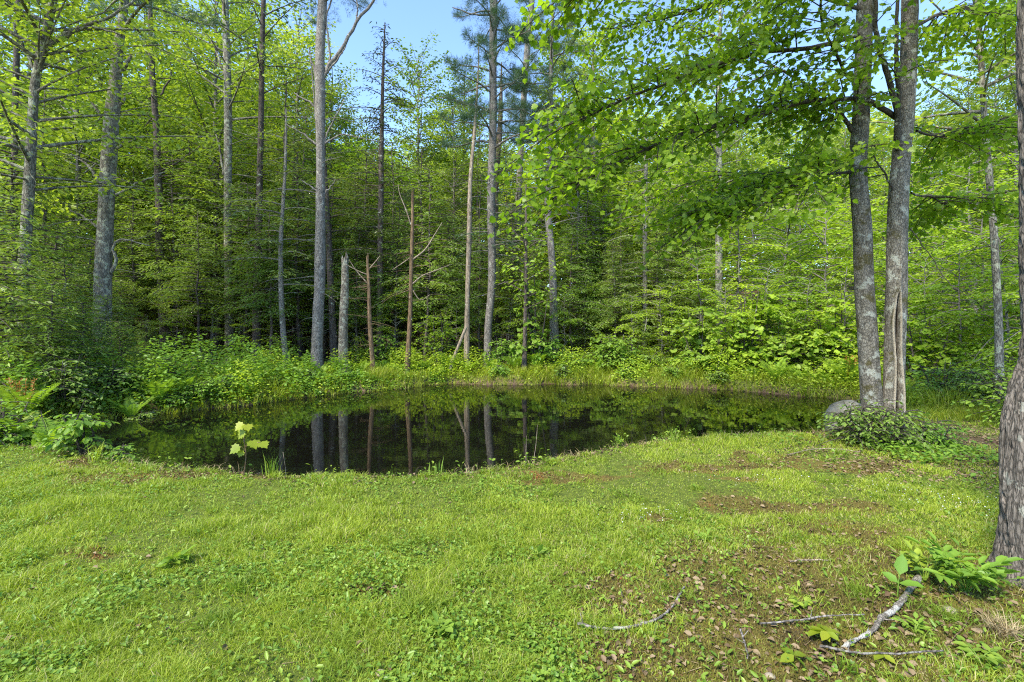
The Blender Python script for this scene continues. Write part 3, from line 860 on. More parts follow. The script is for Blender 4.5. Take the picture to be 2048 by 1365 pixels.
MG = np.random.default_rng(5)
canopy = Geo(); limbg = []
LIMBS = [  # (px, py, Y) path, base width px, tip
    ([(1716, 70, 6.7), (1630, 95, 6.5), (1520, 103, 6.3), (1428, 128, 6.0), (1348, 158, 5.8), (1240, 200, 5.6), (1160, 240, 5.5)], 10, 2.2),
    ([(1792, 235, 6.6), (1760, 215, 6.5), (1721, 201, 6.4), (1630, 205, 6.2), (1520, 234, 6.0), (1410, 262, 5.8), (1322, 293, 5.7), (1220, 345, 5.6), (1150, 380, 5.6)], 11, 3),
    ([(1706, 264, 6.7), (1680, 235, 6.7), (1652, 205, 6.8), (1578, 150, 7.0), (1500, 110, 7.3), (1400, 60, 7.5)], 9, 3),
    ([(1700, 160, 6.7), (1692, 154, 6.6), (1665, 100, 6.4), (1640, 44, 6.2), (1633, -10, 6.0), (1580, -60, 5.6)], 7, 3),
    ([(1706, 344, 6.7), (1630, 352, 6.6), (1556, 366, 6.5), (1500, 385, 6.4), (1430, 430, 6.3), (1380, 450, 6.2)], 6, 2),
    ([(1706, 315, 6.7), (1630, 322, 6.9), (1520, 348, 7.2), (1420, 360, 7.5), (1330, 390, 7.7)], 5, 2),
    ([(1708, 300, 6.7), (1680, 320, 6.5), (1630, 360, 6.2), (1586, 385, 6.0), (1480, 430, 5.9), (1410, 445, 5.8)], 5, 2),
    ([(1822, 386, 6.65), (1860, 398, 6.8), (1886, 405, 7.0), (1930, 408, 7.2)], 4, 2),
    ([(1833, 262, 6.65), (1871, 271, 6.8), (1910, 264, 7.0), (1960, 253, 7.2), (2030, 230, 7.4)], 5, 2),
    ([(1797, 300, 6.6), (1793, 225, 6.5), (1772, 140, 6.4), (1752, 70, 6.3), (1748, 0, 6.2), (1750, -120, 6.0)], 12, 6),
    ([(1795, 232, 6.5), (1797, 180, 6.45), (1800, 100, 6.4), (1806, 0, 6.4), (1810, -120, 6.3)], 9, 5),
    ([(1820, 457, 6.65), (1860, 510, 6.6), (1900, 565, 6.5), (1952, 604, 6.4)], 2.2, 1),
    ([(1790, 392, 6.65), (1768, 350, 6.6), (1750, 320, 6.6), (1745, 290, 6.6)], 4, 2),
    ([(1730, -60, 6.7), (1600, -120, 6.0), (1450, -120, 5.3), (1300, -90, 4.8), (1180, -40, 4.6)], 12, 3),
    ([(1732, -100, 6.7), (1650, -180, 6.9), (1500, -200, 7.2), (1350, -160, 7.6), (1200, -90, 7.9)], 12, 3),
    ([(1728, 20, 6.7), (1600, -10, 7.2), (1450, 0, 7.8), (1320, 40, 8.2), (1200, 60, 8.5)], 9, 3),
    ([(1818, -20, 6.65), (1880, -60, 6.4), (1960, -60, 6.0), (2060, -20, 5.6)], 8, 3),
    ([(1820, 60, 6.65), (1900, 20, 7.2), (1980, 20, 7.8), (2080, 60, 8.3)], 7, 3),
    ([(1818, -150, 6.65), (1860, -260, 5.8), (1900, -300, 5.0), (1960, -280, 4.4)], 9, 3),
    ([(1732, -150, 6.7), (1680, -300, 5.9), (1600, -350, 5.0), (1500, -300, 4.3)], 9, 3),
]
for li, (pp, w0, w1) in enumerate(LIMBS):
    ax = np.array([at(*q_) for q_ in pp])
    n_ = 28
    S = spline(ax, n_)
    S[2:-1] += np.cumsum(MG.normal(0, .006, (n_ - 3, 3)), 0)
    g_ = Geo()
    rad = np.linspace(w0, w1, n_) * 6.6 / FPX / 2
    tube(g_, S, rad, 8, .3)
    if li != 11:
        Lt = np.linalg.norm(np.diff(S, axis=0), axis=1).sum()
        m_ = int(Lt * (13 if li not in (9, 10, 12) else 3.)) + 2
        for k in range(m_):
            f = .22 + .8 * (k + MG.random()) / m_
            if f > 1: f = 1
            i_ = min(int(f * (n_ - 1)), n_ - 2)
            b_ = S[i_]; T_ = nrm(S[i_ + 1] - S[i_])
            a_ = math.atan2(T_[1], T_[0]) + (1 if k % 2 else -1) * (.45 + .6 * MG.random())
            spray(canopy, g_, b_, a_, MG.normal(.02, .22), .5 + .75 * MG.random(), droop=.3, wid=.42, s2=.11, s3=.052, leaf=.063, tm=MAP, tilt=.6,
                  rg=MG, start=.15, twig=.004, hang=.9, r0=.006, jit=.38, keep=.95, thick=.05)
    g_.obj('limb', M['limb'], twin, tb, smooth=True)
canopy.obj('crown', M['maple'], twin, tb)
print('canopy verts', canopy.n)

# --- the large trunk at the right edge
WY = 2.95
wb = np.array([at(2088, 1180, WY)[0], WY, 0]); wb[2] = g1(wb[0], wb[1])
big = thing('edge_tree', 'large furrowed grey trunk cut off by the right edge of the picture', 'tree', wb)
P, r = px_path([(2140, -700, 150), (2130, -300, 170), (2126, 0, 178), (2128, 350, 176), (2126, 560, 170), (2122, 700, 165), (2102, 800, 184), (2090, 880, 192), (2085, 1000, 190), (2085, 1100, 188), (2085, 1190, 194)], WY, None, 900)
sides = 260
T = nrm(np.gradient(P, axis=0)); U = nrm(np.cross(T, np.array([0, 1., 0]))); V = np.cross(T, U)
th = np.arange(sides) / sides * 2 * pi
zz = P[:, 2][:, None]
k_ = np.stack([np.cos(th), np.sin(th)])
warp = fbm(zz * 2.2 + 0 * th[None], th[None] * 1.3, 3) * 2.2
rid = np.abs(2 * noise(th[None] * 64 / (2 * pi) * 1.0 + warp * 3, zz * 5.5 + warp) - 1)
rid2 = np.abs(2 * noise(th[None] * 128 / (2 * pi) + warp * 2, zz * 13 + 5) - 1)
disp = .017 * np.minimum(rid * 1.7, 1) + .007 * rid2 + .004 * fbm(th[None] * 20, zz * 40, 3)
rr = r[:, None] * (1 + .10 * (noise(k_[0][None] * 1.5 + 4, zz * 1.4 + k_[1][None]) - .5) * 2) + disp - .012
rr = rr + .035 * np.exp(-(zz - wb[2]) / .10) * (1 + .5 * np.sin(th[None] * 5 + 1))
D = np.cos(th)[None, :, None] * U[:, None] + np.sin(th)[None, :, None] * V[:, None]
g_ = Geo(); n = len(P)
i = np.arange(n - 1)[:, None] * sides; j = np.arange(sides)[None]; k = (j + 1) % sides
g_.add((P[:, None] + rr[..., None] * D).reshape(-1, 3), np.stack([i + j, i + k, i + sides + k, i + sides + j], -1).reshape(-1, 4), None, .3)
g_.obj('trunk', M['oak'], big, wb, smooth=True)


# ------------------------------------------------------------------ repeated trees
def proto(name, label, cat, kind, H, z0, n, L, bark, leaf, seed, rtr=.12, extra=None, group=None, leafsz=.14):
    rg = np.random.default_rng(seed)
    t = np.linspace(0, 1, 24)
    P = np.stack([np.cumsum(rg.normal(0, .03, 24)), np.cumsum(rg.normal(0, .03, 24)), t * H - .15], 1)
    P[:, :2] -= P[0, :2]
    r = rtr * (1 - .9 * t) + .01
    r = flare(P[:, 2], r, 0, .3)
    root = thing(name, label, cat, (0, 0, 0), group)
    gw = Geo(); lumpy_trunk(gw, P, r, 9, .05, seed)
    gl = Geo()
    crown_on(gl, gw, P, r, kind, z0, H * .98, n, L, rg, leafsz=leafsz)
    if extra: dead_twigs(gw, P, r, .8, z0 + 1, extra, 1.0, rg)
    gw.obj('trunk', bark, root, smooth=True); gl.obj('crown', leaf, root)
    return root


GH = 'hemlocks in the shade behind the far bank'
HEM = [proto('hemlock_tree', 'x', 'tree', 'hem', 13, 1.8, 115, 2.7, M['darkb'], M['hem'], 30 + i, .13, 20, GH) for i in range(3)]
GB = 'tall broadleaf trees behind the hemlocks'
BRO = [proto('broadleaf_tree', 'x', 'tree', 'broad', 17, 3.0, 100, 3.6, M['mott'] if i % 2 else M['grey'], M['broad'], 40 + i, .15, 14, GB, .18) for i in range(3)]
GS = 'bright young trees along the right shore'
SAP = [proto('young_tree', 'x', 'sapling', 'leafy', 6.5, .3, 52, 2.3, M['grey'], M['beech'], 50 + i, .05, 0, GS, .14) for i in range(5)]
GY = 'young hemlocks crowding the left bank'
YH = [proto('young_hemlock', 'x', 'conifer', 'hem', 4.6, .12, 95, 1.7, M['darkb'], M['yhem'], 60 + i, .05, 0, GY) for i in range(2)]
used = set()


def put(protos, k, x, y, rz, sc, label, group=None, zs=1.):
    pr = protos[k % len(protos)]
    z = g1(x, y)
    if pr.name not in used:
        used.add(pr.name)
        pr.location = (x, y, z); pr.rotation_euler = (0, 0, rz); pr.scale = (sc, sc, sc * zs); pr['label'] = label
        if group: pr['group'] = group
        return pr
    return copy_thing(pr, (x, y, z), rz, sc, label, group, zs)


RP = np.random.default_rng(21)
# hemlocks: (px, Y, top row)
hl = 'dark layered hemlock in the shaded grove behind the far bank'
for i, (px, Y, top, lab) in enumerate([
    (100, 17, 180, hl), (165, 21, 260, hl), (262, 19.5, 330, hl), (370, 20, 250, hl), (415, 23, 300, hl), (482, 20.5, 330, 'dark hemlock between the mottled trunk and the straight dark trunk'),
    (590, 21, 260, 'dense hemlock left of the tall grey pine, behind the curved thin trunk'), (706, 20, 330, 'hemlock directly behind the pale broken snag'), (735, 25, 300, hl), (850, 20, 290, 'hemlock behind the tall orange-brown snag'),
    (905, 22, 330, hl), (1030, 20.5, 380, hl), (1080, 24, 330, hl), (1150, 18.5, 420, 'low dark hemlock right of the tangle of dead twigs'), (1205, 20, 400, hl), (1245, 18.5, 440, hl),
    (1335, 18.5, 430, 'dark hemlock at the left end of the bright saplings'), (1385, 21, 360, hl), (560, 27, 260, hl), (800, 27, 330, hl), (330, 27, 330, hl), (960, 28, 330, hl), (1180, 26, 330, hl), (1290, 25, 360, hl)]):
    x = (px - CX) * Y / FPX; z = g1(x, Y); top_z = EYE - (top - HY) * Y / FPX
    s_ = (top_z - z) / 13
    put(HEM, i, x, Y, RP.random() * 6.28, max(s_, .45), lab, GH, 1.)
# broadleaf trees behind
bl = 'tall yellow-green broadleaf tree beyond the hemlock grove'
br = 'tall bright broadleaf tree high up behind the right shore saplings'
for i, (px, Y, top, lab) in enumerate([
    (-40, 25, -60, bl), (60, 24, -60, bl), (150, 19, -60, bl), (215, 26, -20, bl), (300, 23, -20, bl), (385, 28, 20, bl), (430, 21, -60, bl), (500, 27, 0, bl), (545, 33, 80, bl), (610, 30, 150, bl),
    (690, 32, 230, bl), (745, 36, 290, bl), (838, 29, 115, 'broadleaf tree with a ragged round top against the sky, right of the dark spire'), (880, 38, 300, bl), (925, 31, 150, 'broadleaf tree top just behind the bare tip of the pale dead pole'),
    (1010, 34, 280, bl), (1085, 33, 250, bl), (1170, 30, 230, bl), (1230, 36, 250, br), (1310, 29, 260, br), (1390, 34, 240, br), (1470, 28, 260, br), (1560, 33, 240, br), (1620, 26, 300, br), (1690, 34, 250, br),
    (1770, 27, 260, br), (1860, 32, 200, br), (1940, 25, 160, br), (2030, 22, 60, br), (2110, 26, 40, br), (1990, 34, 120, br), (2200, 22, 0, br), (592, 25, 40, bl), (668, 27, 150, bl), (1128, 25, 90, bl), (1190, 23, 60, br), (905, 26, 210, bl)]):
    x = (px - CX) * Y / FPX; z = g1(x, Y); top_z = EYE - (top - HY) * Y / FPX
    s_ = (top_z - z) / 17
    put(BRO, i, x, Y, RP.random() * 6.28, max(s_, .45), lab, GB if lab in (bl,) or 'top' in lab else 'tall broadleaf trees behind the right shore', 1.)
# saplings along the right shore
sl = 'bright layered young beech in the leafy wall right of centre'
for i, (px, Y, top, lab) in enumerate([
    (1400, 16.5, 480, sl), (1450, 15.0, 560, sl), (1480, 17.5, 400, sl), (1530, 15.2, 520, sl), (1570, 18, 370, sl), (1610, 14.6, 540, sl), (1650, 16.5, 400, sl), (1690, 14, 520, 'young beech whose low boughs hang just left of the twin maple'),
    (1730, 17, 380, sl), (1775, 14.5, 470, sl), (1815, 16, 380, sl), (1850, 13, 500, 'bushy sapling just right of the twin maple'), (1885, 15, 380, sl), (1920, 12, 480, 'leafy sapling left of the slender mossy trunk'), (1960, 13.5, 360, sl),
    (2010, 11, 420, 'sapling at the right edge, behind the slender mossy trunk'), (2050, 12.5, 330, sl), (2080, 9.5, 420, sl), (1340, 17, 560, sl), (2130, 11, 300, sl), (1500, 21, 330, sl), (1600, 22, 300, sl), (1710, 21, 310, sl), (1830, 20, 300, sl), (1940, 19, 280, sl)]):
    x = (px - CX) * Y / FPX; z = g1(x, Y); top_z = EYE - (top - HY) * Y / FPX
    put(SAP, i, x, Y, RP.random() * 6.28, (top_z - z) / 6.5 * .95, lab, GS, 1.)
ul = 'light green understorey tree among the trunks of the shaded grove'
for i in range(44):
    Y = 20 + 14 * RP.random(); px = -80 + 1500 * (i + RP.random()) / 44; Y += 5 if 250 < px < 1150 else 0; x = (px - CX) * Y / FPX
    put(SAP, i, x, Y, RP.random() * 6.28, .9 + .9 * RP.random(), ul, 'understorey trees in the shaded grove')
GM = 'slim young hemlocks among the trunks of the far bank'
MH = [proto('slim_hemlock', 'x', 'conifer', 'hem', 8, 2.5, 78, 2.0, M['darkb'], M['yhem'], 80 + i, .06, 14, GM) for i in range(2)]
ml = 'slim light green hemlock among the trunks just behind the far bank'
for i, (px, Y, top) in enumerate([(205, 17.5, 330), (262, 16.8, 380), (352, 17.8, 300), (400, 16.6, 420), (432, 18.6, 260), (486, 17.4, 360), (545, 16.7, 400), (598, 17.8, 300), (606, 19.2, 420), (672, 18.4, 350), (712, 17.6, 430), (735, 19, 300),
                                  (790, 18.0, 380), (850, 17.4, 330), (900, 18.2, 420), (958, 17.8, 440), (1025, 18.2, 400), (1075, 17.6, 470), (1140, 17.4, 440), (1180, 18.6, 380), (1232, 17.4, 480), (1320, 17.6, 430), (1366, 18.6, 380)]):
    x = (px - CX) * Y / FPX; z = g1(x, Y); top_z = EYE - (top - HY) * Y / FPX
    put(MH, i, x, Y, RP.random() * 6.28, (top_z - z) / 8, ml, GM)
gl_ = 'small pale green sapling in the dark gap between the far bank trunks'
for i, (px, Y, hh_) in enumerate([(352, 17.2, .42), (425, 16.8, .3), (492, 17.6, .38), (545, 17.0, .3), (598, 18.2, .4), (712, 17.8, .38), (790, 17.6, .42), (858, 18.6, .5), (915, 17.2, .36), (960, 18.6, .45), (1018, 17.6, .4), (1128, 17.0, .4), (1170, 17.8, .5), (1262, 16.6, .4), (1320, 16.4, .45)]):
    x = (px - CX) * Y / FPX
    put(SAP, i, x, Y, RP.random() * 6.28, hh_, gl_, 'small saplings in the dark gap')
# young hemlocks on the left bank
yl = 'young hemlock with low drooping boughs in the dark thicket on the left bank'
for i, (px, Y, top, lab) in enumerate([
    (-20, 9.5, 380, yl), (35, 10.5, 460, yl), (85, 9.6, 560, 'young hemlock behind the large fern at the far left'), (130, 11.5, 520, yl), (165, 10.2, 600, 'low hemlock whose boughs hang over the left end of the pond'), (215, 12, 590, 'young hemlock hiding the foot of the thickest pine'),
    (250, 11.3, 640, yl), (10, 12.5, 300, yl), (100, 14, 440, yl), (290, 13.5, 640, yl), (180, 15, 480, yl), (240, 16, 560, yl)]):
    x = (px - CX) * Y / FPX; z = g1(x, Y); top_z = EYE - (top - HY) * Y / FPX
    put(YH, i, x, Y, RP.random() * 6.28, (top_z - z) / 4.6, lab, GY, 1.)

# far woodland on the rising ground, one mass
FG = Geo(); FW = Geo()
rf = np.random.default_rng(8)
for k in range(150):
    Y = 40 + 32 * rf.random(); px = -500 + 3050 * rf.random(); x = (px - CX) * Y / FPX; z = g1(x, Y)
    top = 285 + 50 * rf.random() if 540 < px < 1150 else 205 + 80 * rf.random()
    if px < 540: top = 120 + 120 * rf.random()
    tz = EYE - (top - HY) * Y / FPX; Hh = tz - z
    tube(FW, spline([(x, Y, z - .2), (x + rf.normal(0, .3), Y, z + Hh * .5), (x + rf.normal(0, .4), Y, tz - .5)], 8), np.linspace(.22, .04, 8), 6, .3)
    m_ = 34
    for c in range(m_):
        f = .12 + .88 * (c + rf.random()) / m_
        rad = 2.6 * math.sqrt(max(.05, 1 - (2 * f - 1.1) ** 2 * .8))
        a_ = rf.random() * 6.28; cc = np.array([x + rad * .8 * math.cos(a_), Y + rad * .8 * math.sin(a_), z + Hh * f])
        nn = 80
        Pp = cc + rf.normal(0, 1, (nn, 3)) * np.array([.95, .8, .5])
        Dd = rf.normal(0, 1, (nn, 3)) * [1, 1, .4]
        stamp(FG, T_diamond(.6, .08), Pp, Dd, rf.normal(0, .8, (nn, 3)) + [0, -.5, .6], .42 * (.6 + .7 * rf.random(nn)), np.clip(.5 * rf.random() + .5 * rf.random(nn), 0, 1))
fo = tag(FG.obj('far_woodland', M['broad']), 'far yellow-green woodland on the rising ground', 'woodland', kind='stuff')
FW.obj('trunks', M['grey'], fo, smooth=True)

# thin background poles in the gloom
pl = 'thin dark pole trunk deep in the shaded grove'
pp_ = proto('pole_tree', pl, 'tree', 'hem', 9, 3.2, 26, 1.5, M['darkb'], M['hem'], 70, .07, 16, 'thin pole trees deep in the grove')
first = True
for k in range(46):
    Y = 18.5 + 13 * RP.random(); px = 250 + 1050 * RP.random(); x = (px - CX) * Y / FPX
    put([pp_], 0, x, Y, RP.random() * 6.28, .7 + .6 * RP.random(), pl, 'thin pole trees deep in the grove')


# ------------------------------------------------------------------ shrubs, ferns, herbs
def shrub(name, label, px, Y, w, h, mat, seed, tm=OV, leaf=.09, cat='shrub', dens=1., group=None, hang=.4, base_z=None):
    """w, h in metres: arching stems from one root with layered leaf sprays"""
    rg = np.random.default_rng(seed)
    x = (px - CX) * Y / FPX; z = g1(x, Y) if base_z is None else base_z
    b = np.array([x, Y, z]); root = thing(name, label, cat, b, group)
    gw, gl = Geo(), Geo()
    for s in range(int(6 * dens) + 2):
        az = rg.random() * 2 * pi; sp = w * .32 * rg.random()
        top = b + np.array([math.cos(az) * sp, math.sin(az) * sp, h * (.55 + .4 * rg.random())])
        S = spline([b, (b + top) / 2 + rg.normal(0, .05, 3), top], 10)
        tube(gw, S, np.linspace(.012 + .01 * h, .004, 10), 5, .4)
        for k in range(int(7 * dens) + 2):
            f = .2 + .8 * rg.random(); i_ = int(f * 9)
            spray(gl, gw, S[i_], rg.random() * 2 * pi, .25 + rg.normal(0, .2), w * .42 * (.5 + .6 * rg.random()) * (1.15 - .5 * f), droop=.3, wid=.45, s2=leaf * 1.5, s3=leaf * .85, leaf=leaf, tm=tm,
                  tilt=.4, rg=rg, start=.2, hang=hang, r0=.005, jit=.25)
    gw.obj('stem', M['limb'], root, b, smooth=True); gl.obj('foliage', mat, root, b)
    return root


shrub('leafy_shrub', 'bright green shrub behind the short rusty snag', 768, 16.6, 1.5, 1.5, M['lime'], 1, leaf=.11)
shrub('maple_shrub', 'broad bright maple shrub overhanging the far shore, right of centre', 1225, 15.9, 2.3, 1.45, M['lime'], 2, leaf=.13, dens=1.5)
shrub('leafy_shrub', 'green shrub at the foot of the feathery white pine', 1010, 16.4, 1.7, 1.3, M['shrub'], 3, leaf=.11, dens=1.3)
shrub('leafy_shrub', 'green shrub around the foot of the thin blackish trunk', 1085, 16.2, 1.7, 1.4, M['shrub'], 4, leaf=.11, dens=1.2)
shrub('beech_sapling', 'delicate layered sapling between the orange-brown snag and the dead pole', 880, 16.8, 2.0, 2.3, M['beech'], 5, leaf=.10, dens=1.2)
shrub('young_maple', 'young maple with large pale leaves, leftmost of the young maples on the right shore', 1395, 15.3, 2.6, 2.6, M['lime'], 51, tm=MAP, leaf=.14, dens=1.1, cat='sapling')
shrub('young_maple', 'young maple with large pale leaves in the middle of the right shore wall', 1495, 15.0, 2.8, 3.2, M['beech'], 52, tm=MAP, leaf=.14, dens=1.2, cat='sapling')
shrub('young_maple', 'low spreading maple reaching over the right shore grass', 1580, 14.6, 2.8, 2.4, M['lime'], 53, tm=MAP, leaf=.13, dens=1.2, cat='sapling')
shrub('young_maple', 'maple sapling showing between the right shore grass and the twin maple', 1665, 14.0, 2.4, 3.0, M['beech'], 54, tm=MAP, leaf=.13, dens=1.2, cat='sapling')
shrub('young_maple', 'maple sapling right behind the twin maple stems', 1835, 12.2, 2.4, 2.6, M['beech'], 55, tm=MAP, leaf=.11, dens=1.1, cat='sapling')
shrub('young_maple', 'bright maple sapling around the thin blackish trunk, centre right', 1068, 16.0, 1.7, 3.9, M['lime'], 56, tm=MAP, leaf=.12, dens=.9, cat='sapling')
shrub('leafy_shrub', 'rounded bush left of the bright maple shrub', 1150, 15.9, 1.3, .8, M['shrub'], 6, leaf=.09)
shrub('leafy_shrub', 'low bush on the far shore below the dark hemlocks', 1310, 15.9, 1.4, .9, M['dshrub'], 7, leaf=.09)
shrub('leafy_shrub', 'low bush under the bright beech saplings', 1400, 15.0, 1.4, .9, M['shrub'], 8, leaf=.1)
shrub('leafy_shrub', 'small bush below the saplings, above the tall shore grass', 1480, 14.9, 1.2, .8, M['dshrub'], 9, leaf=.09)
shrub('leafy_shrub', 'rounded light bush right of the pale curved trunk', 605, 15.4, .7, .65, M['lime'], 10, leaf=.09)
shrub('leafy_shrub', 'whitish-green bush beneath the brown pine on the left bank', 305, 12.2, 1.2, 1.0, M['shrub'], 11, leaf=.09)
shrub('pine_seedling', 'bluish young pine among the herbs left of the mottled trunk', 398, 13.6, .7, 1.0, M['pine'], 12, tm=NEED, leaf=.12, cat='conifer', dens=.9)
shrub('leafy_shrub', 'leafy bush right of the bluish young pine', 470, 14.2, 1.0, .8, M['shrub'], 13, leaf=.09)
shrub('leafy_shrub', 'dark bush over the water on the left bank', 240, 10.4, 1.8, 1.05, M['dshrub'], 14, leaf=.08, dens=1.3)
shrub('leafy_shrub', 'dark glossy bush right of the large fern at far left', 130, 9.4, 1.5, 1.15, M['dshrub'], 15, leaf=.08, dens=1.3)
shrub('pine_seedling', 'soft blue-green pine bush above the left shore ferns', 330, 11.6, 1.2, .95, M['pine'], 16, tm=NEED, leaf=.13, cat='conifer', dens=1.3)
shrub('leafy_shrub', 'pale green viburnum bush with lobed leaves at the left end of the pond', 85, 6.35, .75, .85, M['lime'], 17, tm=MAP, leaf=.09, dens=.8)
shrub('leafy_shrub', 'young leafy shrub with drooping leaves on the near left lip of the pond', 165, 5.75, .7, .75, M['lime'], 18, leaf=.085, dens=.7, hang=.9)
shrub('leafy_shrub', 'low bush at the left edge of the lawn', 5, 6.2, 1.3, .6, M['shrub'], 19, leaf=.06, dens=1.2)
shrub('leafy_shrub', 'small bush right of the drooping leafy shrub', 245, 5.55, .4, .34, M['lime'], 20, leaf=.06, dens=.6)
shrub('leafy_shrub', 'tangled bush under the saplings right of the twin maple', 1880, 9.6, 1.8, .9, M['shrub'], 21, leaf=.07, dens=1.3)
shrub('leafy_shrub', 'tangled bush beside the foot of the slender mossy trunk', 1950, 9.0, 1.6, .8, M['dshrub'], 22, leaf=.07, dens=1.2)
shrub('leafy_shrub', 'leafy bush against the big edge trunk, at the woodland side', 2060, 7.4, 2.0, 1.1, M['shrub'], 23, leaf=.07, dens=1.3)
for i, (px, Y) in enumerate([(285, 9.95), (345, 10.5), (405, 11.0), (455, 11.5), (505, 12.1), (548, 12.5), (620, 13.3), (690, 13.9), (1000, 15.3), (1130, 15.2), (1255, 15.0), (1345, 14.6), (1440, 14.1)]):
    shrub('low_bush', 'one of the low bushes overhanging the water along the far bank', px, Y, .9, .36 + .2 * ((i * 5) % 4) / 4, M['shrub'] if i % 3 else M['dshrub'], 200 + i, leaf=.07, dens=.8, group='low bushes along the far bank')
# feathery bush at the twin maple
for i, (px, Y, w, h, lab) in enumerate([(1705, 6.25, 1.2, .62, 'feathery dark green bush in front of the boulder'), (1775, 6.05, 1.35, .68, 'feathery bush at the foot of the twin maple'), (1850, 6.1, 1.0, .42, 'low feathery bush right of the twin maple foot')]):
    shrub('feathery_bush', lab, px, Y, w, h, M['yhem'] if i < 2 else M['shrub'], 30 + i, tm=T_diamond(.42, .08), leaf=.065, dens=1.15, hang=.6)


def fern(label, px, Y, L, n, seed, mat=None, rusty=False, py=None, name='fern'):
    rg = np.random.default_rng(seed)
    x = (px - CX) * Y / FPX; b = np.array([x, Y, g1(x, Y)])
    root = thing(name, label, 'fern', b, 'fern clumps')
    for k in range(n):
        g_ = Geo()
        az = k / n * 2 * pi + rg.normal(0, .2); l = L * (.75 + .4 * rg.random()); el = 1.22 + rg.normal(0, .12)
        h = np.array([math.cos(az), math.sin(az), 0]); t = np.linspace(0, 1, 26)
        A = b + np.outer(l * (t * math.cos(el) + .26 * t ** 2), h); A[:, 2] += l * (math.sin(el) * t - .22 * t ** 2.6)
        tube(g_, A, np.linspace(.006, .002, 26), 4, .7)
        T = nrm(np.gradient(A, axis=0)); Sd = nrm(np.cross(T, [0, 0, 1.])); Nn = np.cross(Sd, T)
        i_ = np.repeat(np.arange(4, 26), 2); sd = np.tile([1., -1.], 22); tt = t[i_]
        pl_ = l * .2 * np.sin(np.clip((tt - .05) / .95, 0, 1) * pi) ** .6 * (1 - .35 * tt) + .02
        D = T[i_] * .35 + Sd[i_] * sd[:, None] + rg.normal(0, .08, (44, 3))
        stamp(g_, T_diamond(.22, .03), A[i_], D, Nn[i_], pl_, np.clip(rg.random() * .6 + .4 * rg.random(44), 0, 1))
        g_.obj('frond', mat or M['fern'], root, b)
    if rusty:
        for k in range(5):
            g_ = Geo(); d = rg.normal(0, .14, 2); t = np.linspace(0, 1, 14)
            A = b + np.stack([d[0] * t, d[1] * t, L * .85 * t], 1); tube(g_, A, .006, 4, .2)
            i_ = np.repeat(np.arange(6, 14), 4)
            stamp(g_, T_diamond(.3, .03), A[i_], rg.normal(0, 1, (32, 3)) * [1, 1, .3] + [0, 0, .8], rg.normal(0, 1, (32, 3)), np.full(32, .07), rg.random(32))
            g_.obj('fertile_frond', M['fiddle'], root, b)
    return root


fern('large fern with rusty upright fronds in the middle, at the far left', 48, 8.6, .95, 14, 1, rusty=True)
fern('dark green fern below the bush on the left shore', 262, 9.9, .62, 10, 2, M['shrub'])
fern('yellow-green fern leaning over the left shore', 318, 10.4, .75, 10, 3)
fern('fern spreading low over the water on the left shore', 370, 10.9, .62, 9, 4)
fern('light fern in the middle of the left bank herbs', 520, 12.5, .7, 11, 5)
fern('fern on the far bank left of the grey pine', 590, 13.4, .6, 10, 6)
fern('upright fern on the far bank left of the dead pole', 895, 15.9, .85, 12, 7)
fern('tall fern on the far bank below the green shrubs', 1030, 15.9, .8, 12, 8)
fern('wide fern clump right of the tall far bank fern', 1072, 15.8, .9, 13, 9)
fern('small fern on the far bank under the dead pole', 935, 15.6, .55, 9, 10)
fern('upright yellow-green fern at the right shore grass', 1552, 13.4, .8, 12, 11)
fern('fern with rusty centre just left of the twin maple', 1695, 12.7, .95, 13, 12, rusty=True)
fern('fern left of the pond among the lip plants', 40, 6.3, .6, 9, 13)
fern('low fern among plants at the left end of the lawn', 105, 5.9, .5, 9, 14)
fern('fern beyond the lawn corner at the left edge', -10, 6.3, .45, 9, 15)


for i, (px, Y) in enumerate([(448, 11.9), (478, 12.4), (560, 13.1), (640, 13.9), (720, 14.8), (780, 15.5), (850, 15.8), (985, 15.9), (1120, 15.8), (1190, 15.6), (1290, 15.4), (1385, 14.9), (1455, 14.5), (1505, 14.0), (1600, 13.3), (1640, 13.0)]):
    fern('one of the small ferns scattered among the herbs of the far bank', px, Y, .5 + .2 * ((i * 7) % 5) / 5, 8, 100 + i)


# grass builder
def blades(g_, x, y, z, h, w, lean, rg, tint=None):
    n = len(x); a = rg.random(n) * 2 * pi; la = rg.random(n) * 2 * pi
    d = np.stack([np.cos(a), np.sin(a), 0 * a], 1) * (w / 2)[:, None]
    L_ = np.stack([np.cos(la), np.sin(la), 0 * la], 1) * (lean * h)[:, None]
    b = np.stack([x, y, z], 1); up = np.array([0, 0, 1.])
    m = b + L_ * .35 + np.outer(h * .55, up); t = b + L_ + np.outer(h * (1 - .35 * np.minimum(lean, 1.5)), up)
    v = np.stack([b - d, b + d, m + d * .8, m - d * .8, t], 1).reshape(-1, 3)
    o = (np.arange(n) * 5)[:, None]
    if tint is None: tint = rg.random(n)
    g_.add(v, o + np.array([[0, 1, 2, 3]]), o + np.array([[3, 2, 4]]), np.repeat(tint, 5))


def scatter(n, y0, y1, rg, xpad=1.15, pw=1.0):
    """points on the lawn, denser near the eye, within (a little beyond) the view"""
    u = rg.random(n)
    y = (y0 ** (1 - pw) + u * (y1 ** (1 - pw) - y0 ** (1 - pw))) ** (1 / (1 - pw)) if pw != 1 else y0 * (y1 / y0) ** u
    x = (rg.random(n) * 2 - 1) * y * 1.06 * xpad
    return x, y


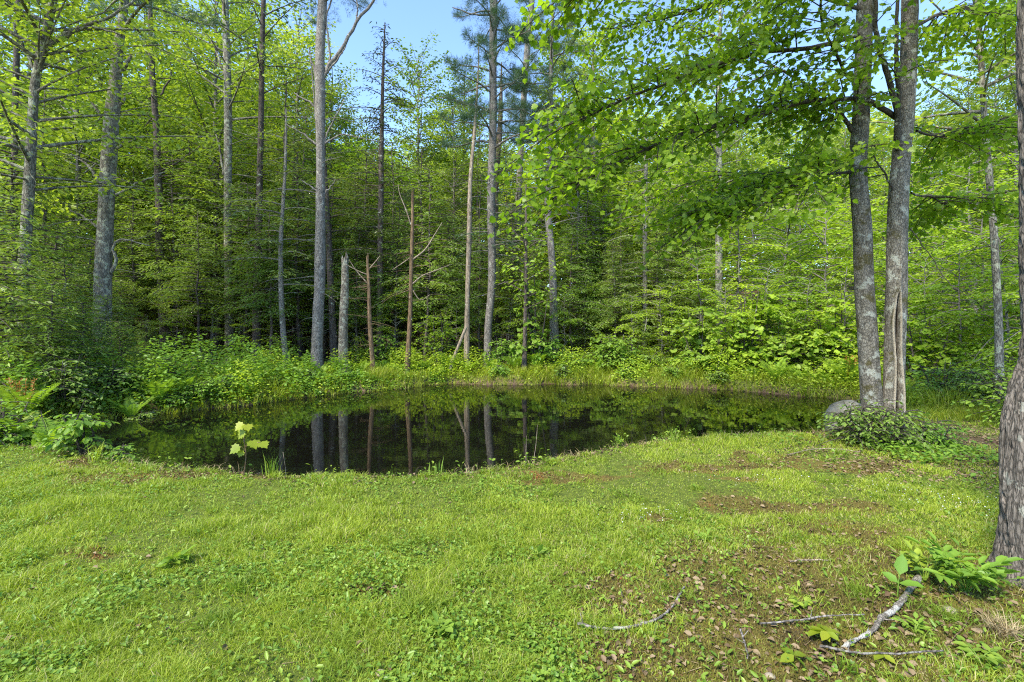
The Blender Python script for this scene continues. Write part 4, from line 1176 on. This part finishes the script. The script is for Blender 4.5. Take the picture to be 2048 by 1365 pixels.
rg = np.random.default_rng(100)
LG = Geo()
x, y = scatter(780000, 1.55, 9.2, rg, pw=.8)
d = pond_d(x, y); bz = brown(x, y)
lit = np.exp(-(((x - 5.7) / 1.6) ** 2 + ((y - 6.1) / 1.1) ** 2) * .9)
lush = fbm(x * 1.1 + 3, y * 1.1, 3)
dens = np.clip(1.15 - 1.4 * bz, .13, 1) * (.6 + 1.0 * sstep(.3, .62, lush)) * (1 - .85 * np.clip(lit * 1.3, 0, 1))
k = (d > .12) & (rg.random(len(x)) < dens * np.where(x > 0, .8, 1.0))
k &= ~((x < -7.0) & (y > 6.3)); k &= ~(y > 8.3) | (x > 7)
x, y, lush, bz, d = x[k], y[k], lush[k], bz[k], d[k]
hh = (.016 + .034 * sstep(.35, .75, lush)) * (.5 + rg.random(len(x))) * (1 - .5 * bz)
hh *= .55 + 1.1 * sstep(.3, .75, fbm(x * 5, y * 5, 2))
hh *= np.where(rg.random(len(x)) < .04, 1.7, 1)
tn = np.clip(.15 + .7 * rg.random(len(x)) + .25 * (fbm(x * .9, y * .9 + 7, 3) - .5) * 2 + .12 * (x > 0), 0, .9)
tn = np.where(rg.random(len(x)) < .07 + .2 * bz, 1., tn)
blades(LG, x, y, ground(x, y) - .004, hh, .0016 + .0007 * y * (.6 + .6 * rg.random(len(x))), .3 + .8 * rg.random(len(x)), rg, tn)
qx, qy = scatter(1000, 1.6, 7.5, rg, pw=.7)
kk_ = (pond_d(qx, qy) > .35) & (rg.random(len(qx)) < np.where(qx < .5, .9, .35)); qx, qy = qx[kk_], qy[kk_]
for cx_, cy_ in zip(qx, qy):
    n_ = int(40 + 90 * rg.random()); sp_ = .03 + .05 * rg.random()
    x_ = cx_ + rg.normal(0, sp_, n_); y_ = cy_ + rg.normal(0, sp_, n_); b0 = .02 + .5 * rg.random()
    blades(LG, x_, y_, ground(x_, y_) - .004, (.035 + .055 * rg.random()) * (.5 + .8 * rg.random(n_)), .0018 + .0007 * y_ * (.6 + .6 * rg.random(n_)), .5 + 1.1 * rg.random(n_), rg, np.clip(b0 + .3 * (rg.random(n_) - .5), 0, 1))
tag(LG.obj('lawn_grass', M['grass']), 'short patchy lawn grass covering the foreground', 'grass', kind='stuff')
print('blades', len(x))

# broad leaved lawn weeds
WG = Geo()
x, y = scatter(150000, 1.55, 7.2, rg, pw=.8)
wm = fbm(x * 1.3 + 20, y * 1.3 + 4, 4); bz = brown(x, y); d = pond_d(x, y)
k = (d > .1) & (rg.random(len(x)) < np.clip((wm - .40) * 4.5, .03, 1) * (1 - .65 * bz) * np.where(x < .3, 1, .45) * (1 + 1.6 * sstep(0, -1.2, x) * sstep(4.2, 2.8, y)) * (1 - .35 * sstep(4, 6, y)))
x, y = x[k], y[k]; n = len(x); a = rg.random(n) * 6.28
z = ground(x, y) + .008 + .04 * rg.random(n) * (.3 + 1.2 * sstep(.4, .7, fbm(x * 4, y * 4, 2)))
v = [[0, 0, 0]]
for i_ in range(7): v.append([.5 - .55 * math.cos(i_ / 6 * 2 * pi * .86 + .44), .52 * math.sin(i_ / 6 * 2 * pi * .86 + .44), .09])
ROUND = (np.array([[.45, 0, 0]] + [[.45 + .5 * math.cos(q_) * (1 if i_ != 4 else .3), .5 * math.sin(q_), .08 + .04 * (i_ % 2)] for i_, q_ in enumerate(np.arange(8) / 8 * 2 * pi)]), None,
         np.array([[0, i_ + 1, (i_ + 1) % 8 + 1] for i_ in range(8)]))
stamp(WG, ROUND, np.stack([x, y, z], 1), np.stack([np.cos(a), np.sin(a), rg.normal(0, .25, n)], 1), np.array([0, 0, 1.]) + rg.normal(0, .4, (n, 3)), (.008 + .018 * rg.random(n) ** 1.4) , rg.random(n))
# toothed longer leaves
x, y = scatter(16000, 1.6, 6.5, rg, pw=.7); k = (pond_d(x, y) > .15) & (rg.random(len(x)) < np.where(x > .3, .22, .4)); x, y = x[k], y[k]; n = len(x); a = rg.random(n) * 6.28
stamp(WG, T_oval(.38, .08), np.stack([x, y, ground(x, y) + .01 + .02 * rg.random(n)], 1), np.stack([np.cos(a), np.sin(a), .3 + rg.normal(0, .2, n)], 1), np.array([0, 0, 1.]) + rg.normal(0, .25, (n, 3)), .02 + .028 * rg.random(n), rg.random(n))
tag(WG.obj('lawn_weeds', M['weed']), 'clover and round-leaved weeds creeping through the lawn', 'weeds', kind='stuff')
print('weeds', n)

# moss
MGeo = Geo()
x, y = scatter(300000, 1.6, 6.8, rg, pw=.8); bz = brown(x, y); k = (pond_d(x, y) > .1) & (rg.random(len(x)) < (bz - .18) * 1.6); x, y = x[k], y[k]; n = len(x)
mt = np.clip(.1 + 1.7 * (fbm(x * 4, y * 4, 3) - .28) + .3 * (rg.random(n) - .5), 0, 1)
blades(MGeo, x, y, ground(x, y) - .002, .010 + .014 * rg.random(n), .003 + .003 * rg.random(n) + .0006 * y, .9 * rg.random(n), rg, mt)
tag(MGeo.obj('moss', M['moss']), 'brown and olive moss patches in the right half of the lawn', 'moss', kind='stuff')
print('moss', n)

# fallen leaves: lawn side
LL = Geo()
x, y = scatter(60000, 1.6, 9.0, rg, pw=.6); bz = brown(x, y); d = pond_d(x, y)
lit = np.exp(-(((x - 5.7) / 1.7) ** 2 + ((y - 6.1) / 1.2) ** 2))
lip = np.exp(-((d - .3) / .22) ** 2) * (x < 2.6)
k = (d > .05) & (rg.random(len(x)) < np.clip(.06 * (bz > .4) + .1 * (bz > .6) + 2.6 * lit + .9 * lip, .006, 1)); x, y = x[k], y[k]; n = len(x); a = rg.random(n) * 6.28
stamp(LL, T_oval(.6, .16), np.stack([x, y, ground(x, y) + .012], 1), np.stack([np.cos(a), np.sin(a), rg.normal(0, .2, n)], 1), np.array([0, 0, 1.]) + rg.normal(0, .4, (n, 3)), .018 + .03 * rg.random(n), rg.random(n))
# forest floor litter
x = -22 + 44 * rg.random(30000); y = 15 + 22 * rg.random(30000); k = pond_d(x, y) > .8; x, y = x[k], y[k]; n = len(x); a = rg.random(n) * 6.28
stamp(LL, T_oval(.6, .16), np.stack([x, y, ground(x, y) + .02], 1), np.stack([np.cos(a), np.sin(a), rg.normal(0, .3, n)], 1), np.array([0, 0, 1.]) + rg.normal(0, .4, (n, 3)), .10 + .08 * rg.random(n), rg.random(n))
tag(LL.obj('leaf_litter', M['litter']), 'dead brown leaves on the ground below the trees', 'leaf litter', kind='stuff')

# twig and thatch litter in the moss
TG = Geo()
x, y = scatter(9000, 1.6, 6.5, rg, pw=.8); bz = brown(x, y); lit = np.exp(-(((x - 5.7) / 1.7) ** 2 + ((y - 6.1) / 1.2) ** 2))
k = (pond_d(x, y) > .1) & (rg.random(len(x)) < np.clip(.02 + .45 * (bz > .35) + lit, 0, 1)); x, y = x[k], y[k]; n = len(x); a = rg.random(n) * 6.28
ln = .02 + .09 * rg.random(n) ** 2; th_ = .0015 + .003 * rg.random(n)
stamp(TG, STK, np.stack([x, y, ground(x, y) + .008], 1), np.stack([np.cos(a), np.sin(a), rg.normal(0, .12, n)], 1), np.tile([0, 0, 1.], (n, 1)), np.stack([ln, th_, th_], 1), rg.random(n))
tag(TG.obj('twig_litter', M['straw']), 'bits of twig and dry stem strewn over the moss', 'twigs', kind='stuff')

# bank grass along the far and right shore
BG = Geo()
x = -10 + 21 * rg.random(260000); y = 8.5 + 9.0 * rg.random(260000); d = pond_d(x, y)
k = (d > .0) & (d < 3.0) & (rg.random(len(x)) < np.clip(1.2 - d * .4, .05, 1)) & (rg.random(len(x)) < .4 + 1.0 * (fbm(x * 1.5, y * 1.5, 3) - .3)); x, y, d = x[k], y[k], d[k]; n = len(x)
hm = .16 + .26 * sstep(.4, .7, fbm(x * .8 + 2, y * .8, 3)) + .12 * (x > 5)
tn = np.clip(.2 + .6 * rg.random(n) + .3 * (fbm(x * 1.2, y, 2) - .5), 0, .9); tn = np.where(rg.random(n) < .03, 1, tn)
blades(BG, x, y, ground(x, y) - .01, hm * (.5 + .8 * rg.random(n)), .010 + .006 * rg.random(n), .3 + .6 * rg.random(n), rg, tn)
# grass right of the twin maple
x = 5.5 + 7 * rg.random(26000); y = 7.6 + 4 * rg.random(26000); k = (pond_d(x, y) > .1); x, y = x[k], y[k]; n = len(x)
blades(BG, x, y, ground(x, y) - .01, .10 + .14 * rg.random(n), .006 + .004 * rg.random(n), .3 + .6 * rg.random(n), rg)
tag(BG.obj('bank_grass', M['bgrass']), 'tall yellow-green grass along the far shore of the pond', 'grass', kind='stuff')
print('bank', BG.n)

# bank herbs
HG = Geo()
x = -10 + 21 * rg.random(120000); y = 8.5 + 9 * rg.random(120000); d = pond_d(x, y)
hb = fbm(x * 1.1 + 31, y * 1.1, 3)
k = (d > .05) & (d < 3.4) & (rg.random(len(x)) < np.clip((hb - .33) * 3.5, .15, 1)); x, y, d, hb = x[k], y[k], d[k], hb[k]; n = len(x)
a = rg.random(n) * 6.28; z = ground(x, y) + (.06 + .42 * rg.random(n) ** 1.3) * (.3 + 1.5 * sstep(.35, .7, hb)) * np.minimum(1, .6 + d * .6)
stamp(HG, OV, np.stack([x, y, z], 1), np.stack([np.cos(a), np.sin(a), rg.normal(-.1, .3, n)], 1), np.array([0, 0, 1.]) + rg.normal(0, .4, (n, 3)), .05 + .05 * rg.random(n), rg.random(n))
tag(HG.obj('bank_herbs', M['beech']), 'leafy low herbs crowding the far and left banks', 'herbs', kind='stuff')

UGH = Geo()
x = -9.5 + 7.5 * rg.random(60000); y = 8.6 + 7.5 * rg.random(60000); d = pond_d(x, y)
prof = .30 + .75 * sstep(-4.6, -7.6, x)
hb = fbm(x * 1.7 + 31, y * 1.7, 3)
k = (d > .05) & (d < 3.2) & (rg.random(len(x)) < np.clip((hb - .3) * 3.5, .1, 1)); x, y, d, hb, prof = x[k], y[k], d[k], hb[k], prof[k]; n = len(x)
a = rg.random(n) * 6.28; z = ground(x, y) + prof * (.15 + .85 * rg.random(n)) * (.35 + 1.0 * sstep(.3, .7, hb)) * np.minimum(1, .35 + d * .7)
stamp(UGH, OV, np.stack([x, y, z], 1), np.stack([np.cos(a), np.sin(a), rg.normal(-.1, .3, n)], 1), np.array([0, 0, 1.]) + rg.normal(0, .45, (n, 3)), .05 + .06 * rg.random(n), np.clip(hb * .8 + .4 * (rg.random(n) - .3), 0, 1))
tag(UGH.obj('left_bank_herbs', M['shrub']), 'knee-high tangle of green herbs on the left bank', 'herbs', kind='stuff')

# green understorey of the forest floor
UG = Geo()
x = -24 + 50 * rg.random(40000); y = 16.5 + 22 * rg.random(40000); hb = fbm(x * .6, y * .6 + 9, 3)
k = (rg.random(len(x)) < np.clip((hb - .47) * 5, 0, 1) * np.where(x > 3, 1.6, .6)); x, y = x[k], y[k]; n = len(x); a = rg.random(n) * 6.28
stamp(UG, OV, np.stack([x, y, ground(x, y) + .05 + .5 * rg.random(n)], 1), np.stack([np.cos(a), np.sin(a), rg.normal(-.1, .3, n)], 1), np.array([0, 0, 1.]) + rg.normal(0, .4, (n, 3)), .09 + .08 * rg.random(n), rg.random(n))
tag(UG.obj('forest_undergrowth', M['dshrub']), 'scattered green undergrowth on the shaded forest floor', 'undergrowth', kind='stuff')

# weeds and dry grass at the near lip
NG = Geo()
x = -7 + 14 * rg.random(60000); y = 5 + 3.2 * rg.random(60000); d = pond_d(x, y)
k = (d > .02) & (d < .5) & (rg.random(len(x)) < np.exp(-((d - .22) / .2) ** 2) * .9); x, y, d = x[k], y[k], d[k]; n = len(x)
blades(NG, x, y, ground(x, y) - .01, (.05 + .09 * rg.random(n)) * (.6 + .8 * fbm(x * 2, y * 2, 2)), .004 + .003 * rg.random(n), .5 + .9 * rg.random(n), rg)
tag(NG.obj('dry_lip_grass', M['straw']), 'dry straw-coloured grass along the near lip of the pond', 'dry grass', kind='stuff')
NG = Geo()
x = -7 + 14 * rg.random(26000); y = 5 + 3.2 * rg.random(26000); d = pond_d(x, y)
k = (d > .05) & (d < .55) & (rg.random(len(x)) < np.clip((fbm(x * 3 + 3, y * 3, 3) - .42) * 5, .03, 1)); x, y = x[k], y[k]; n = len(x); a = rg.random(n) * 6.28
zl = .02 + .13 * rg.random(n) ** 1.5 * sstep(.3, .65, fbm(x * 4, y * 4 + 3, 2)) * 1.4
Pl = np.stack([x, y, ground(x, y) + zl], 1)
stamp(NG, OV, Pl, np.stack([np.cos(a), np.sin(a), rg.normal(0, .4, n)], 1), np.array([0, 0, 1.]) + rg.normal(0, .4, (n, 3)), .025 + .03 * rg.random(n), rg.random(n))
stamp(NG, STK, Pl - np.stack([.3 * zl * np.cos(a), .3 * zl * np.sin(a), zl + .03], 1), np.stack([.3 * zl * np.cos(a), .3 * zl * np.sin(a), zl + .03], 1), np.tile([1., 0, 0], (n, 1)), np.stack([zl * 1.05 + .03, np.full(n, .004), np.full(n, .004)], 1), .3)
tag(NG.obj('lip_weeds', M['weed']), 'small leafy weeds along the near lip of the pond', 'weeds', kind='stuff')

# ground ivy and bushlets around the twin maple foot
NG = Geo()
x = 3.2 + 4.4 * rg.random(26000); y = 4.6 + 3.4 * rg.random(26000)
wgt = .75 * np.exp(-(((x - 4.5) / .9) ** 2 + ((y - 5.9) / .5) ** 2)) + .5 * np.exp(-(((x - 5.0) / .5) ** 2 + ((y - 5.2) / .5) ** 2))
k = (pond_d(x, y) > .1) & (rg.random(len(x)) < np.clip((fbm(x * 2.2, y * 2.2 + 3, 3) - .38) * 4, 0, 1) * wgt); x, y = x[k], y[k]; n = len(x); a = rg.random(n) * 6.28
stamp(NG, OV, np.stack([x, y, ground(x, y) + .02 + .13 * rg.random(n)], 1), np.stack([np.cos(a), np.sin(a), rg.normal(0, .3, n)], 1), np.array([0, 0, 1.]) + rg.normal(0, .4, (n, 3)), .035 + .035 * rg.random(n), rg.random(n))
tag(NG.obj('ground_cover', M['shrub']), 'low leafy ground cover around the foot of the twin maple', 'ground cover', kind='stuff')

# tiny white flowers
FL = Geo()
PET = (np.array([[.5 * math.cos(i_ * pi / 4) * (1 if i_ % 2 == 0 else .45), .5 * math.sin(i_ * pi / 4) * (1 if i_ % 2 == 0 else .45), 0] for i_ in range(8)] + [[0, 0, -.05]]), None, np.array([[8, i_, (i_ + 1) % 8] for i_ in range(8)]))
fx, fy = [], []
for px, py, rx, ry, n_ in [(1930, 1015, 60, 10, 60), (1780, 990, 60, 8, 24), (1290, 1035, 40, 10, 40), (1500, 965, 90, 10, 24)]:
    for _ in range(n_):
        q_ = gp(px + rg.normal(0, rx), py + rg.normal(0, ry)); fx.append(q_[0]); fy.append(q_[1])
fx, fy = np.array(fx), np.array(fy); n = len(fx)
stamp(FL, PET, np.stack([fx, fy, ground(fx, fy) + .045], 1), np.stack([np.cos(fx * 99), np.sin(fx * 99), 0 * fx], 1), np.array([0, -.5, 1.]) + rg.normal(0, .2, (n, 3)), .009 + .004 * rg.random(n), rg.random(n))
tag(FL.obj('tiny_flowers', M['flower']), 'tiny white flowers sprinkled in the grass near the big edge trunk', 'flowers', kind='stuff')


# ------------------------------------------------------------------ individual foreground things
def plant(name, label, px, py, h, stems, mat, seed, tm=OV, leaf=.1, per=7, cat='plant', spread=.8, pinnate=True):
    rg = np.random.default_rng(seed)
    b = gp(px, py); b[2] = g1(b[0], b[1]); root = thing(name, label, cat, b)
    gw, gl = Geo(), Geo()
    for s in range(stems):
        az = rg.random() * 6.28; e = spread * (.4 + .8 * rg.random()); hh_ = h * (.6 + .5 * rg.random())
        top = b + np.array([math.cos(az) * e * h, math.sin(az) * e * h, hh_])
        S = spline([b, b + (top - b) * [.35, .35, .6], top], 10); tube(gw, S, np.linspace(.004, .0018, 10), 5, .4)
        if pinnate:
            for q_ in range(per):
                f = .45 + .55 * (q_ // 2 * 2 + 1) / per; f = min(f, 1); c = S[int(f * 9)]; T_ = nrm(S[-1] - S[-3]); sd = nrm(np.cross(T_, [0, 0, 1]))
                dd = T_ * .5 + sd * (1 if q_ % 2 else -1) * .9 if q_ < per - 1 else T_
                stamp(gl, tm, c[None], (dd + [0, 0, -.15] + rg.normal(0, .12, 3))[None], np.array([[0, 0, 1.]]) + rg.normal(0, .18, (1, 3)), np.array([leaf * (.7 + .5 * rg.random())]), .3 + .6 * rg.random())
        else:
            m_ = per; aa = np.arange(m_) / m_ * 2 * pi + rg.random()
            stamp(gl, tm, np.repeat(top[None], m_, 0), np.stack([np.cos(aa), np.sin(aa), np.full(m_, -.15)], 1), np.tile([0, 0, 1.], (m_, 1)) + rg.normal(0, .25, (m_, 3)), leaf * (.75 + .4 * rg.random(m_)), rg.random(m_))
    gw.obj('stem', M['limb'] if mat is M['yellow'] else mat, root, b, smooth=True); gl.obj('foliage', mat, root, b)
    return root


plant('leafy_seedling', 'bright green leafy seedling clump leaning against the big edge trunk', 1930, 1190, .22, 17, M['shrub'], 1, tm=T_oval(.4, .1), leaf=.085, per=9, spread=1.0)
plant('leafy_seedling', 'feathery seedling left of the clump by the big edge trunk', 1850, 1165, .15, 9, M['weed'], 2, leaf=.07, per=7, spread=.9)
plant('leafy_seedling', 'single broad green leaf standing over the lichened stick', 1795, 1195, .12, 1, M['shrub'], 3, leaf=.12, per=3, spread=.4)
plant('yellow_seedling', 'yellowish three-leaved seedling left of the lichened stick', 1645, 1290, .06, 2, M['yellow'], 4, leaf=.075, per=5, pinnate=False, spread=.4)
plant('yellow_seedling', 'lime pair of leaves at the lower edge, left of the yellowish seedling', 1580, 1325, .05, 1, M['yellow'], 5, leaf=.08, per=4, pinnate=False, spread=.4)
plant('yellow_seedling', 'small yellow seedling right of the lichened stick at the lower edge', 1770, 1325, .04, 1, M['yellow'], 6, leaf=.06, per=4, pinnate=False, spread=.4)
plant('leafy_seedling', 'leafy sprig in the moss above the curved stick', 1600, 1210, .05, 4, M['weed'], 7, leaf=.045, per=5, spread=1.3)
plant('leafy_seedling', 'leafy sprig beside the pale lawn leaf, upper part of the moss', 1410, 1085, .06, 3, M['lime'], 8, leaf=.05, per=5, spread=.9)
plant('leafy_seedling', 'broad weed standing in the grass at the left of the lawn', 350, 1130, .07, 4, M['weed'], 9, leaf=.08, per=5, spread=.7)
plant('leafy_seedling', 'broad weed at the lower edge of the lawn, left of centre', 880, 1270, .06, 4, M['lime'], 10, leaf=.06, per=5, spread=.8)
plant('leafy_seedling', 'sprig of dull green leaves right of the yellowish seedling', 1830, 1270, .06, 4, M['weed'], 11, leaf=.05, per=5, spread=1.)
plant('leafy_seedling', 'leafy sprig at the lower right corner in front of the root', 1960, 1330, .07, 4, M['lime'], 12, leaf=.055, per=5, spread=.9)
plant('leafy_seedling', 'pale single leaf lying up in the middle of the lawn', 1075, 1110, .03, 1, M['lime'], 13, leaf=.07, per=3, spread=.4)
for i, (px, py, lab) in enumerate([(645, 925, 'low weed on the pond lip in front of the grey pine reflection'), (310, 925, 'sprig of weed on the pond lip, left of the yellow maple seedling'), (820, 935, 'bushy weed on the pond lip beside the iris blades'),
                                   (1240, 893, 'small spruce-like sprout on the pond lip right of centre'), (405, 928, 'nettle-like weed on the lip just left of the yellow maple seedling'), (1345, 880, 'grassy sprout on the lip of the mound at right')]):
    plant('lip_weed', lab, px, py, .13 if i != 2 else .2, 6, M['weed'] if i % 2 == 0 else M['lime'], 40 + i, leaf=.045, per=7, spread=.5)

# the yellow maple seedling
b = gp(487, 955); b[2] = g1(b[0], b[1])
root = thing('maple_seedling', 'yellow maple seedling with large lobed leaves standing against the dark water', 'seedling', b)
g_ = Geo(); Yb = b[1]
top = at(484, 862, Yb); S = spline([b, at(492, 910, Yb), top], 10); tube(g_, S, np.linspace(.007, .004, 10), 6, .4)
tips = [(486, 848, 7, (-.5, -.4, -.5), .10), (493, 850, 8, (.4, -.4, -.4), .09), (488, 862, 6, (-.6, -.2, -.9), .10), (478, 893, 5, (-.6, -.4, -.5), .11), (484, 902, 4, (-.3, -.3, -.8), .07), (505, 882, 6, (.5, -.4, -.5), .11), (522, 886, 6, (.7, -.3, -.35), .10)]
lf = []
for px, py, k_i, dd, s_ in tips:
    st_ = S[max(k_i, 4)]; e = at(px, py, Yb - .03)
    tube(g_, spline([st_, (st_ + e) / 2 + [0, 0, .02], e], 5), .003, 4, .4)
    lf.append((e, np.array(dd), s_))
g_.obj('stem', M['rust'], root, b, smooth=True)
for e, dd, s_ in lf:
    g2 = Geo(); stamp(g2, MAP, e[None], dd[None], np.array([[dd[0] * .5 + .3, -.55, .75]]), np.array([s_]), .6); g2.obj('leaf', M['yellow'], root, b)


def tuft(name, label, px, py, h, n, mat, seed, w=.008, lean=.5, cat='grass tuft'):
    rg_ = np.random.default_rng(seed); b = gp(px, py); b[2] = g1(b[0], b[1]); g_ = Geo()
    x = b[0] + rg_.normal(0, .03, n); y = b[1] + rg_.normal(0, .03, n)
    blades(g_, x, y, ground(x, y) - .005, h * (.5 + .6 * rg_.random(n)), np.full(n, w), lean * (.2 + rg_.random(n)), rg_)
    return tag(g_.obj(name, mat, None, b), label, cat)


tuft('grass_tuft', 'bright tall grass tuft on the pond lip right of the yellow maple seedling', 545, 950, .28, 34, M['grass'], 1)
tuft('iris_clump', 'stiff sword-shaped leaves on the pond lip left of centre', 872, 945, .24, 9, M['dshrub'], 2, w=.02, lean=.12, cat='iris')
tuft('grass_tuft', 'grass tuft on the pond lip below the drooping shrub at left', 195, 925, .25, 40, M['grass'], 3)
tuft('grass_tuft', 'grass tuft on the mound lip right of centre', 1350, 885, .22, 36, M['grass'], 4)
tuft('grass_tuft', 'thin upright sprout on the lip of the mound', 1238, 892, .2, 16, M['grass'], 5, lean=.15)
tuft('grass_tuft', 'dry tan grass tuft at the roots of the big edge trunk', 2010, 1275, .12, 160, M['straw'], 6, w=.004, lean=1.6)
tuft('grass_tuft', 'grass tuft in front of the lichened stick at the lower right', 1700, 1345, .10, 40, M['grass'], 7, w=.005, lean=.9)
tuft('grass_tuft', 'thick green tuft in the lower left of the lawn', 480, 1180, .11, 120, M['grass'], 8, w=.005, lean=.9)

# bare sprouts against the water
for i, (pts_, lab) in enumerate([([(1052, 925), (1052, 900), (1053, 872)], 'bare upright stalk against the dark water, left of two'), ([(1067, 922), (1072, 890), (1075, 850)], 'taller bare stalk against the dark water, right of two'), ([(572, 955), (570, 930), (566, 905)], 'dry seed stalk right of the bright lip tuft')]):
    Yb = gp(pts_[0][0], pts_[0][1])[1] + .15
    g_ = Geo(); S = spline([at(a_[0], a_[1], Yb) for a_ in pts_], 8); S[0][2] = g1(S[0][0], S[0][1]) - .01
    tube(g_, S, np.linspace(.004, .002, 8), 5, .5)
    tag(g_.obj('dry_stalk', M['pale'], None, S[0], smooth=True), lab, 'stalk')
# pine seedling at lip
b = gp(1102, 912); b[1] += .15; b[2] = g1(b[0], b[1]); root = thing('pine_seedling', 'tiny blue-green pine seedling on the near lip against the water', 'conifer', b)
g_ = Geo(); tube(g_, [b, b + [0, 0, .12], b + [0, 0, .26]], [.004, .003, .002], 5); g_.obj('stem', M['limb'], root, b)
g_ = Geo(); q_ = np.random.default_rng(3); n = 26
stamp(g_, NEED, b + np.stack([q_.normal(0, .035, n), q_.normal(0, .035, n), .06 + .2 * q_.random(n)], 1), q_.normal(0, 1, (n, 3)) * [1, 1, .4] + [0, 0, .5], q_.normal(0, 1, (n, 3)), np.full(n, .075), q_.random(n)); g_.obj('foliage', M['pine'], root, b)


# sticks
def stick(label, pts_, w0, w1, mat, side=(), name='fallen_stick', lift=.026):
    P = []
    for px, py in pts_:
        q_ = gp(px, py, .0); P.append([q_[0], q_[1], g1(q_[0], q_[1]) + lift])
    S = spline(P, 40); rgs = np.random.default_rng(len(label)); S += np.cumsum(rgs.normal(0, .0012, S.shape), 0)
    b = S[0].copy(); g_ = Geo()
    Yc = np.linspace(w0, w1, 40) * S[:, 1] / FPX / 2
    tube(g_, S, Yc * (1 + .15 * rgs.normal(0, 1, 40)), 9, .3)
    for i0, dx, dy, l in side:
        c = S[i0]; tube(g_, spline([c, c + np.array([dx, dy, .3]) * l * .5, c + np.array([dx, dy, .35]) * l], 6), np.linspace(Yc[i0] * .5, .001, 6), 5, .3)
    return tag(g_.obj(name, mat, None, b, smooth=True), label, 'stick')


stick('lichened pale branch lying at the lower right', [(1838, 1165), (1815, 1195), (1790, 1225), (1760, 1245), (1740, 1270), (1700, 1292), (1680, 1305)], 12, 7, M['log'], side=[(20, .6, -.6, .1), (28, .5, .4, .07)], name='fallen_branch', lift=.028)
stick('curved grey stick in the moss right of centre', [(1155, 1258), (1200, 1266), (1260, 1262), (1310, 1245), (1345, 1215), (1366, 1175)], 6, 3.5, M['grey'], side=[(2, -.1, .8, .08)])
stick('long thin stick along the lower edge, below the lichened branch', [(1640, 1305), (1700, 1322), (1780, 1328), (1880, 1322)], 5, 3, M['grey'], side=[(12, .5, .5, .1)])
stick('short twig right of the curved stick at the lower edge', [(1480, 1270), (1492, 1300), (1500, 1335)], 4, 2.5, M['grey'], side=[(12, .7, .4, .06), (20, -.7, .3, .06)])
stick('thin twig running toward the lichened branch', [(1520, 1258), (1580, 1256), (1660, 1248), (1735, 1244)], 3.5, 2.5, M['grey'], side=[(20, .5, .6, .06)])
stick('arched twig beside the roots of the big edge trunk', [(1905, 1200), (1935, 1230), (1932, 1260), (1890, 1305)], 2.5, 1.5, M['rust'])
stick('pale straight twig in the moss near the seedling clump', [(1580, 1130), (1620, 1128), (1660, 1130)], 3, 2, M['pale'])
stick('thin twig at the lip beneath the left bank weeds', [(1575, 915), (1620, 905), (1670, 905), (1720, 912)], 2, 1.5, M['pale'])
stick('rotting log in the leaf litter right of the twin maple', [(1815, 822), (1840, 812), (1868, 806)], 12, 8, M['darkb'], name='rotting_log', lift=.03)
stick('dark half-buried log by the litter, left of the slender mossy trunk', [(1880, 815), (1910, 820), (1945, 818)], 9, 6, M['darkb'], name='rotting_log', lift=.02)
# pebble-like pale stones in the lower right
for i, (px, py, s_, lab) in enumerate([(1243, 1215, .012, 'small white stone in the moss by the curved stick'), (1540, 1355, .02, 'flat grey stone at the lower edge'), (760, 1345, .02, 'flat grey stone in the lawn at the lower edge, left'), (1900, 1225, .035, 'grey stone beside the big edge trunk roots')]):
    q_ = np.random.default_rng(i); b = gp(px, py); b[2] = g1(b[0], b[1]); th_ = np.linspace(0, 2 * pi, 13)[:-1]; V_ = []
    for e in np.linspace(-.3, 1.5, 6): V_.append(np.stack([np.cos(th_) * np.cos(e), np.sin(th_) * np.cos(e), np.full(12, math.sin(e) * .55)], 1) * (1 + .2 * q_.random((12, 1))))
    V_ = np.concatenate(V_) * s_ + b; ii = np.arange(5)[:, None] * 12; jj = np.arange(12)[None]; kk = (jj + 1) % 12
    g_ = Geo(); g_.add(V_, np.stack([ii + jj, ii + kk, ii + 12 + kk, ii + 12 + jj], -1).reshape(-1, 4)); tag(g_.obj('stone', M['rock'], None, b, smooth=True), lab, 'stone')

# boulder
bb = at(1705, 835, 7.5); bb[2] = g1(bb[0], bb[1]) ; bb[2] = max(bb[2], -.3)
nu, nv = 64, 34
uu = np.arange(nu) / nu * 2 * pi; vv = np.linspace(-.6, pi / 2, nv)
Uu, Vv = np.meshgrid(uu, vv)
dx, dy, dz = np.cos(Uu) * np.cos(Vv), np.sin(Uu) * np.cos(Vv), np.sin(Vv)
rad = 1 + .22 * (fbm(dx * 1.3 + 3 + dz, dy * 1.3 + 5 + dz, 4) - .5) * 2 - .10 * np.maximum(0, dx * .6 + dz * .5 - .5)
g_ = Geo(); ii = np.arange(nv - 1)[:, None] * nu; jj = np.arange(nu)[None]; kk = (jj + 1) % nu
g_.add(np.stack([bb[0] + .40 * rad * dx, bb[1] + .32 * rad * dy, bb[2] + .0 + .40 * rad * dz], -1).reshape(-1, 3), np.stack([ii + jj, ii + kk, ii + nu + kk, ii + nu + jj], -1).reshape(-1, 4))
tag(g_.obj('boulder', M['rock'], None, bb, smooth=True), 'pale grey rounded boulder at the right end of the pond', 'boulder')
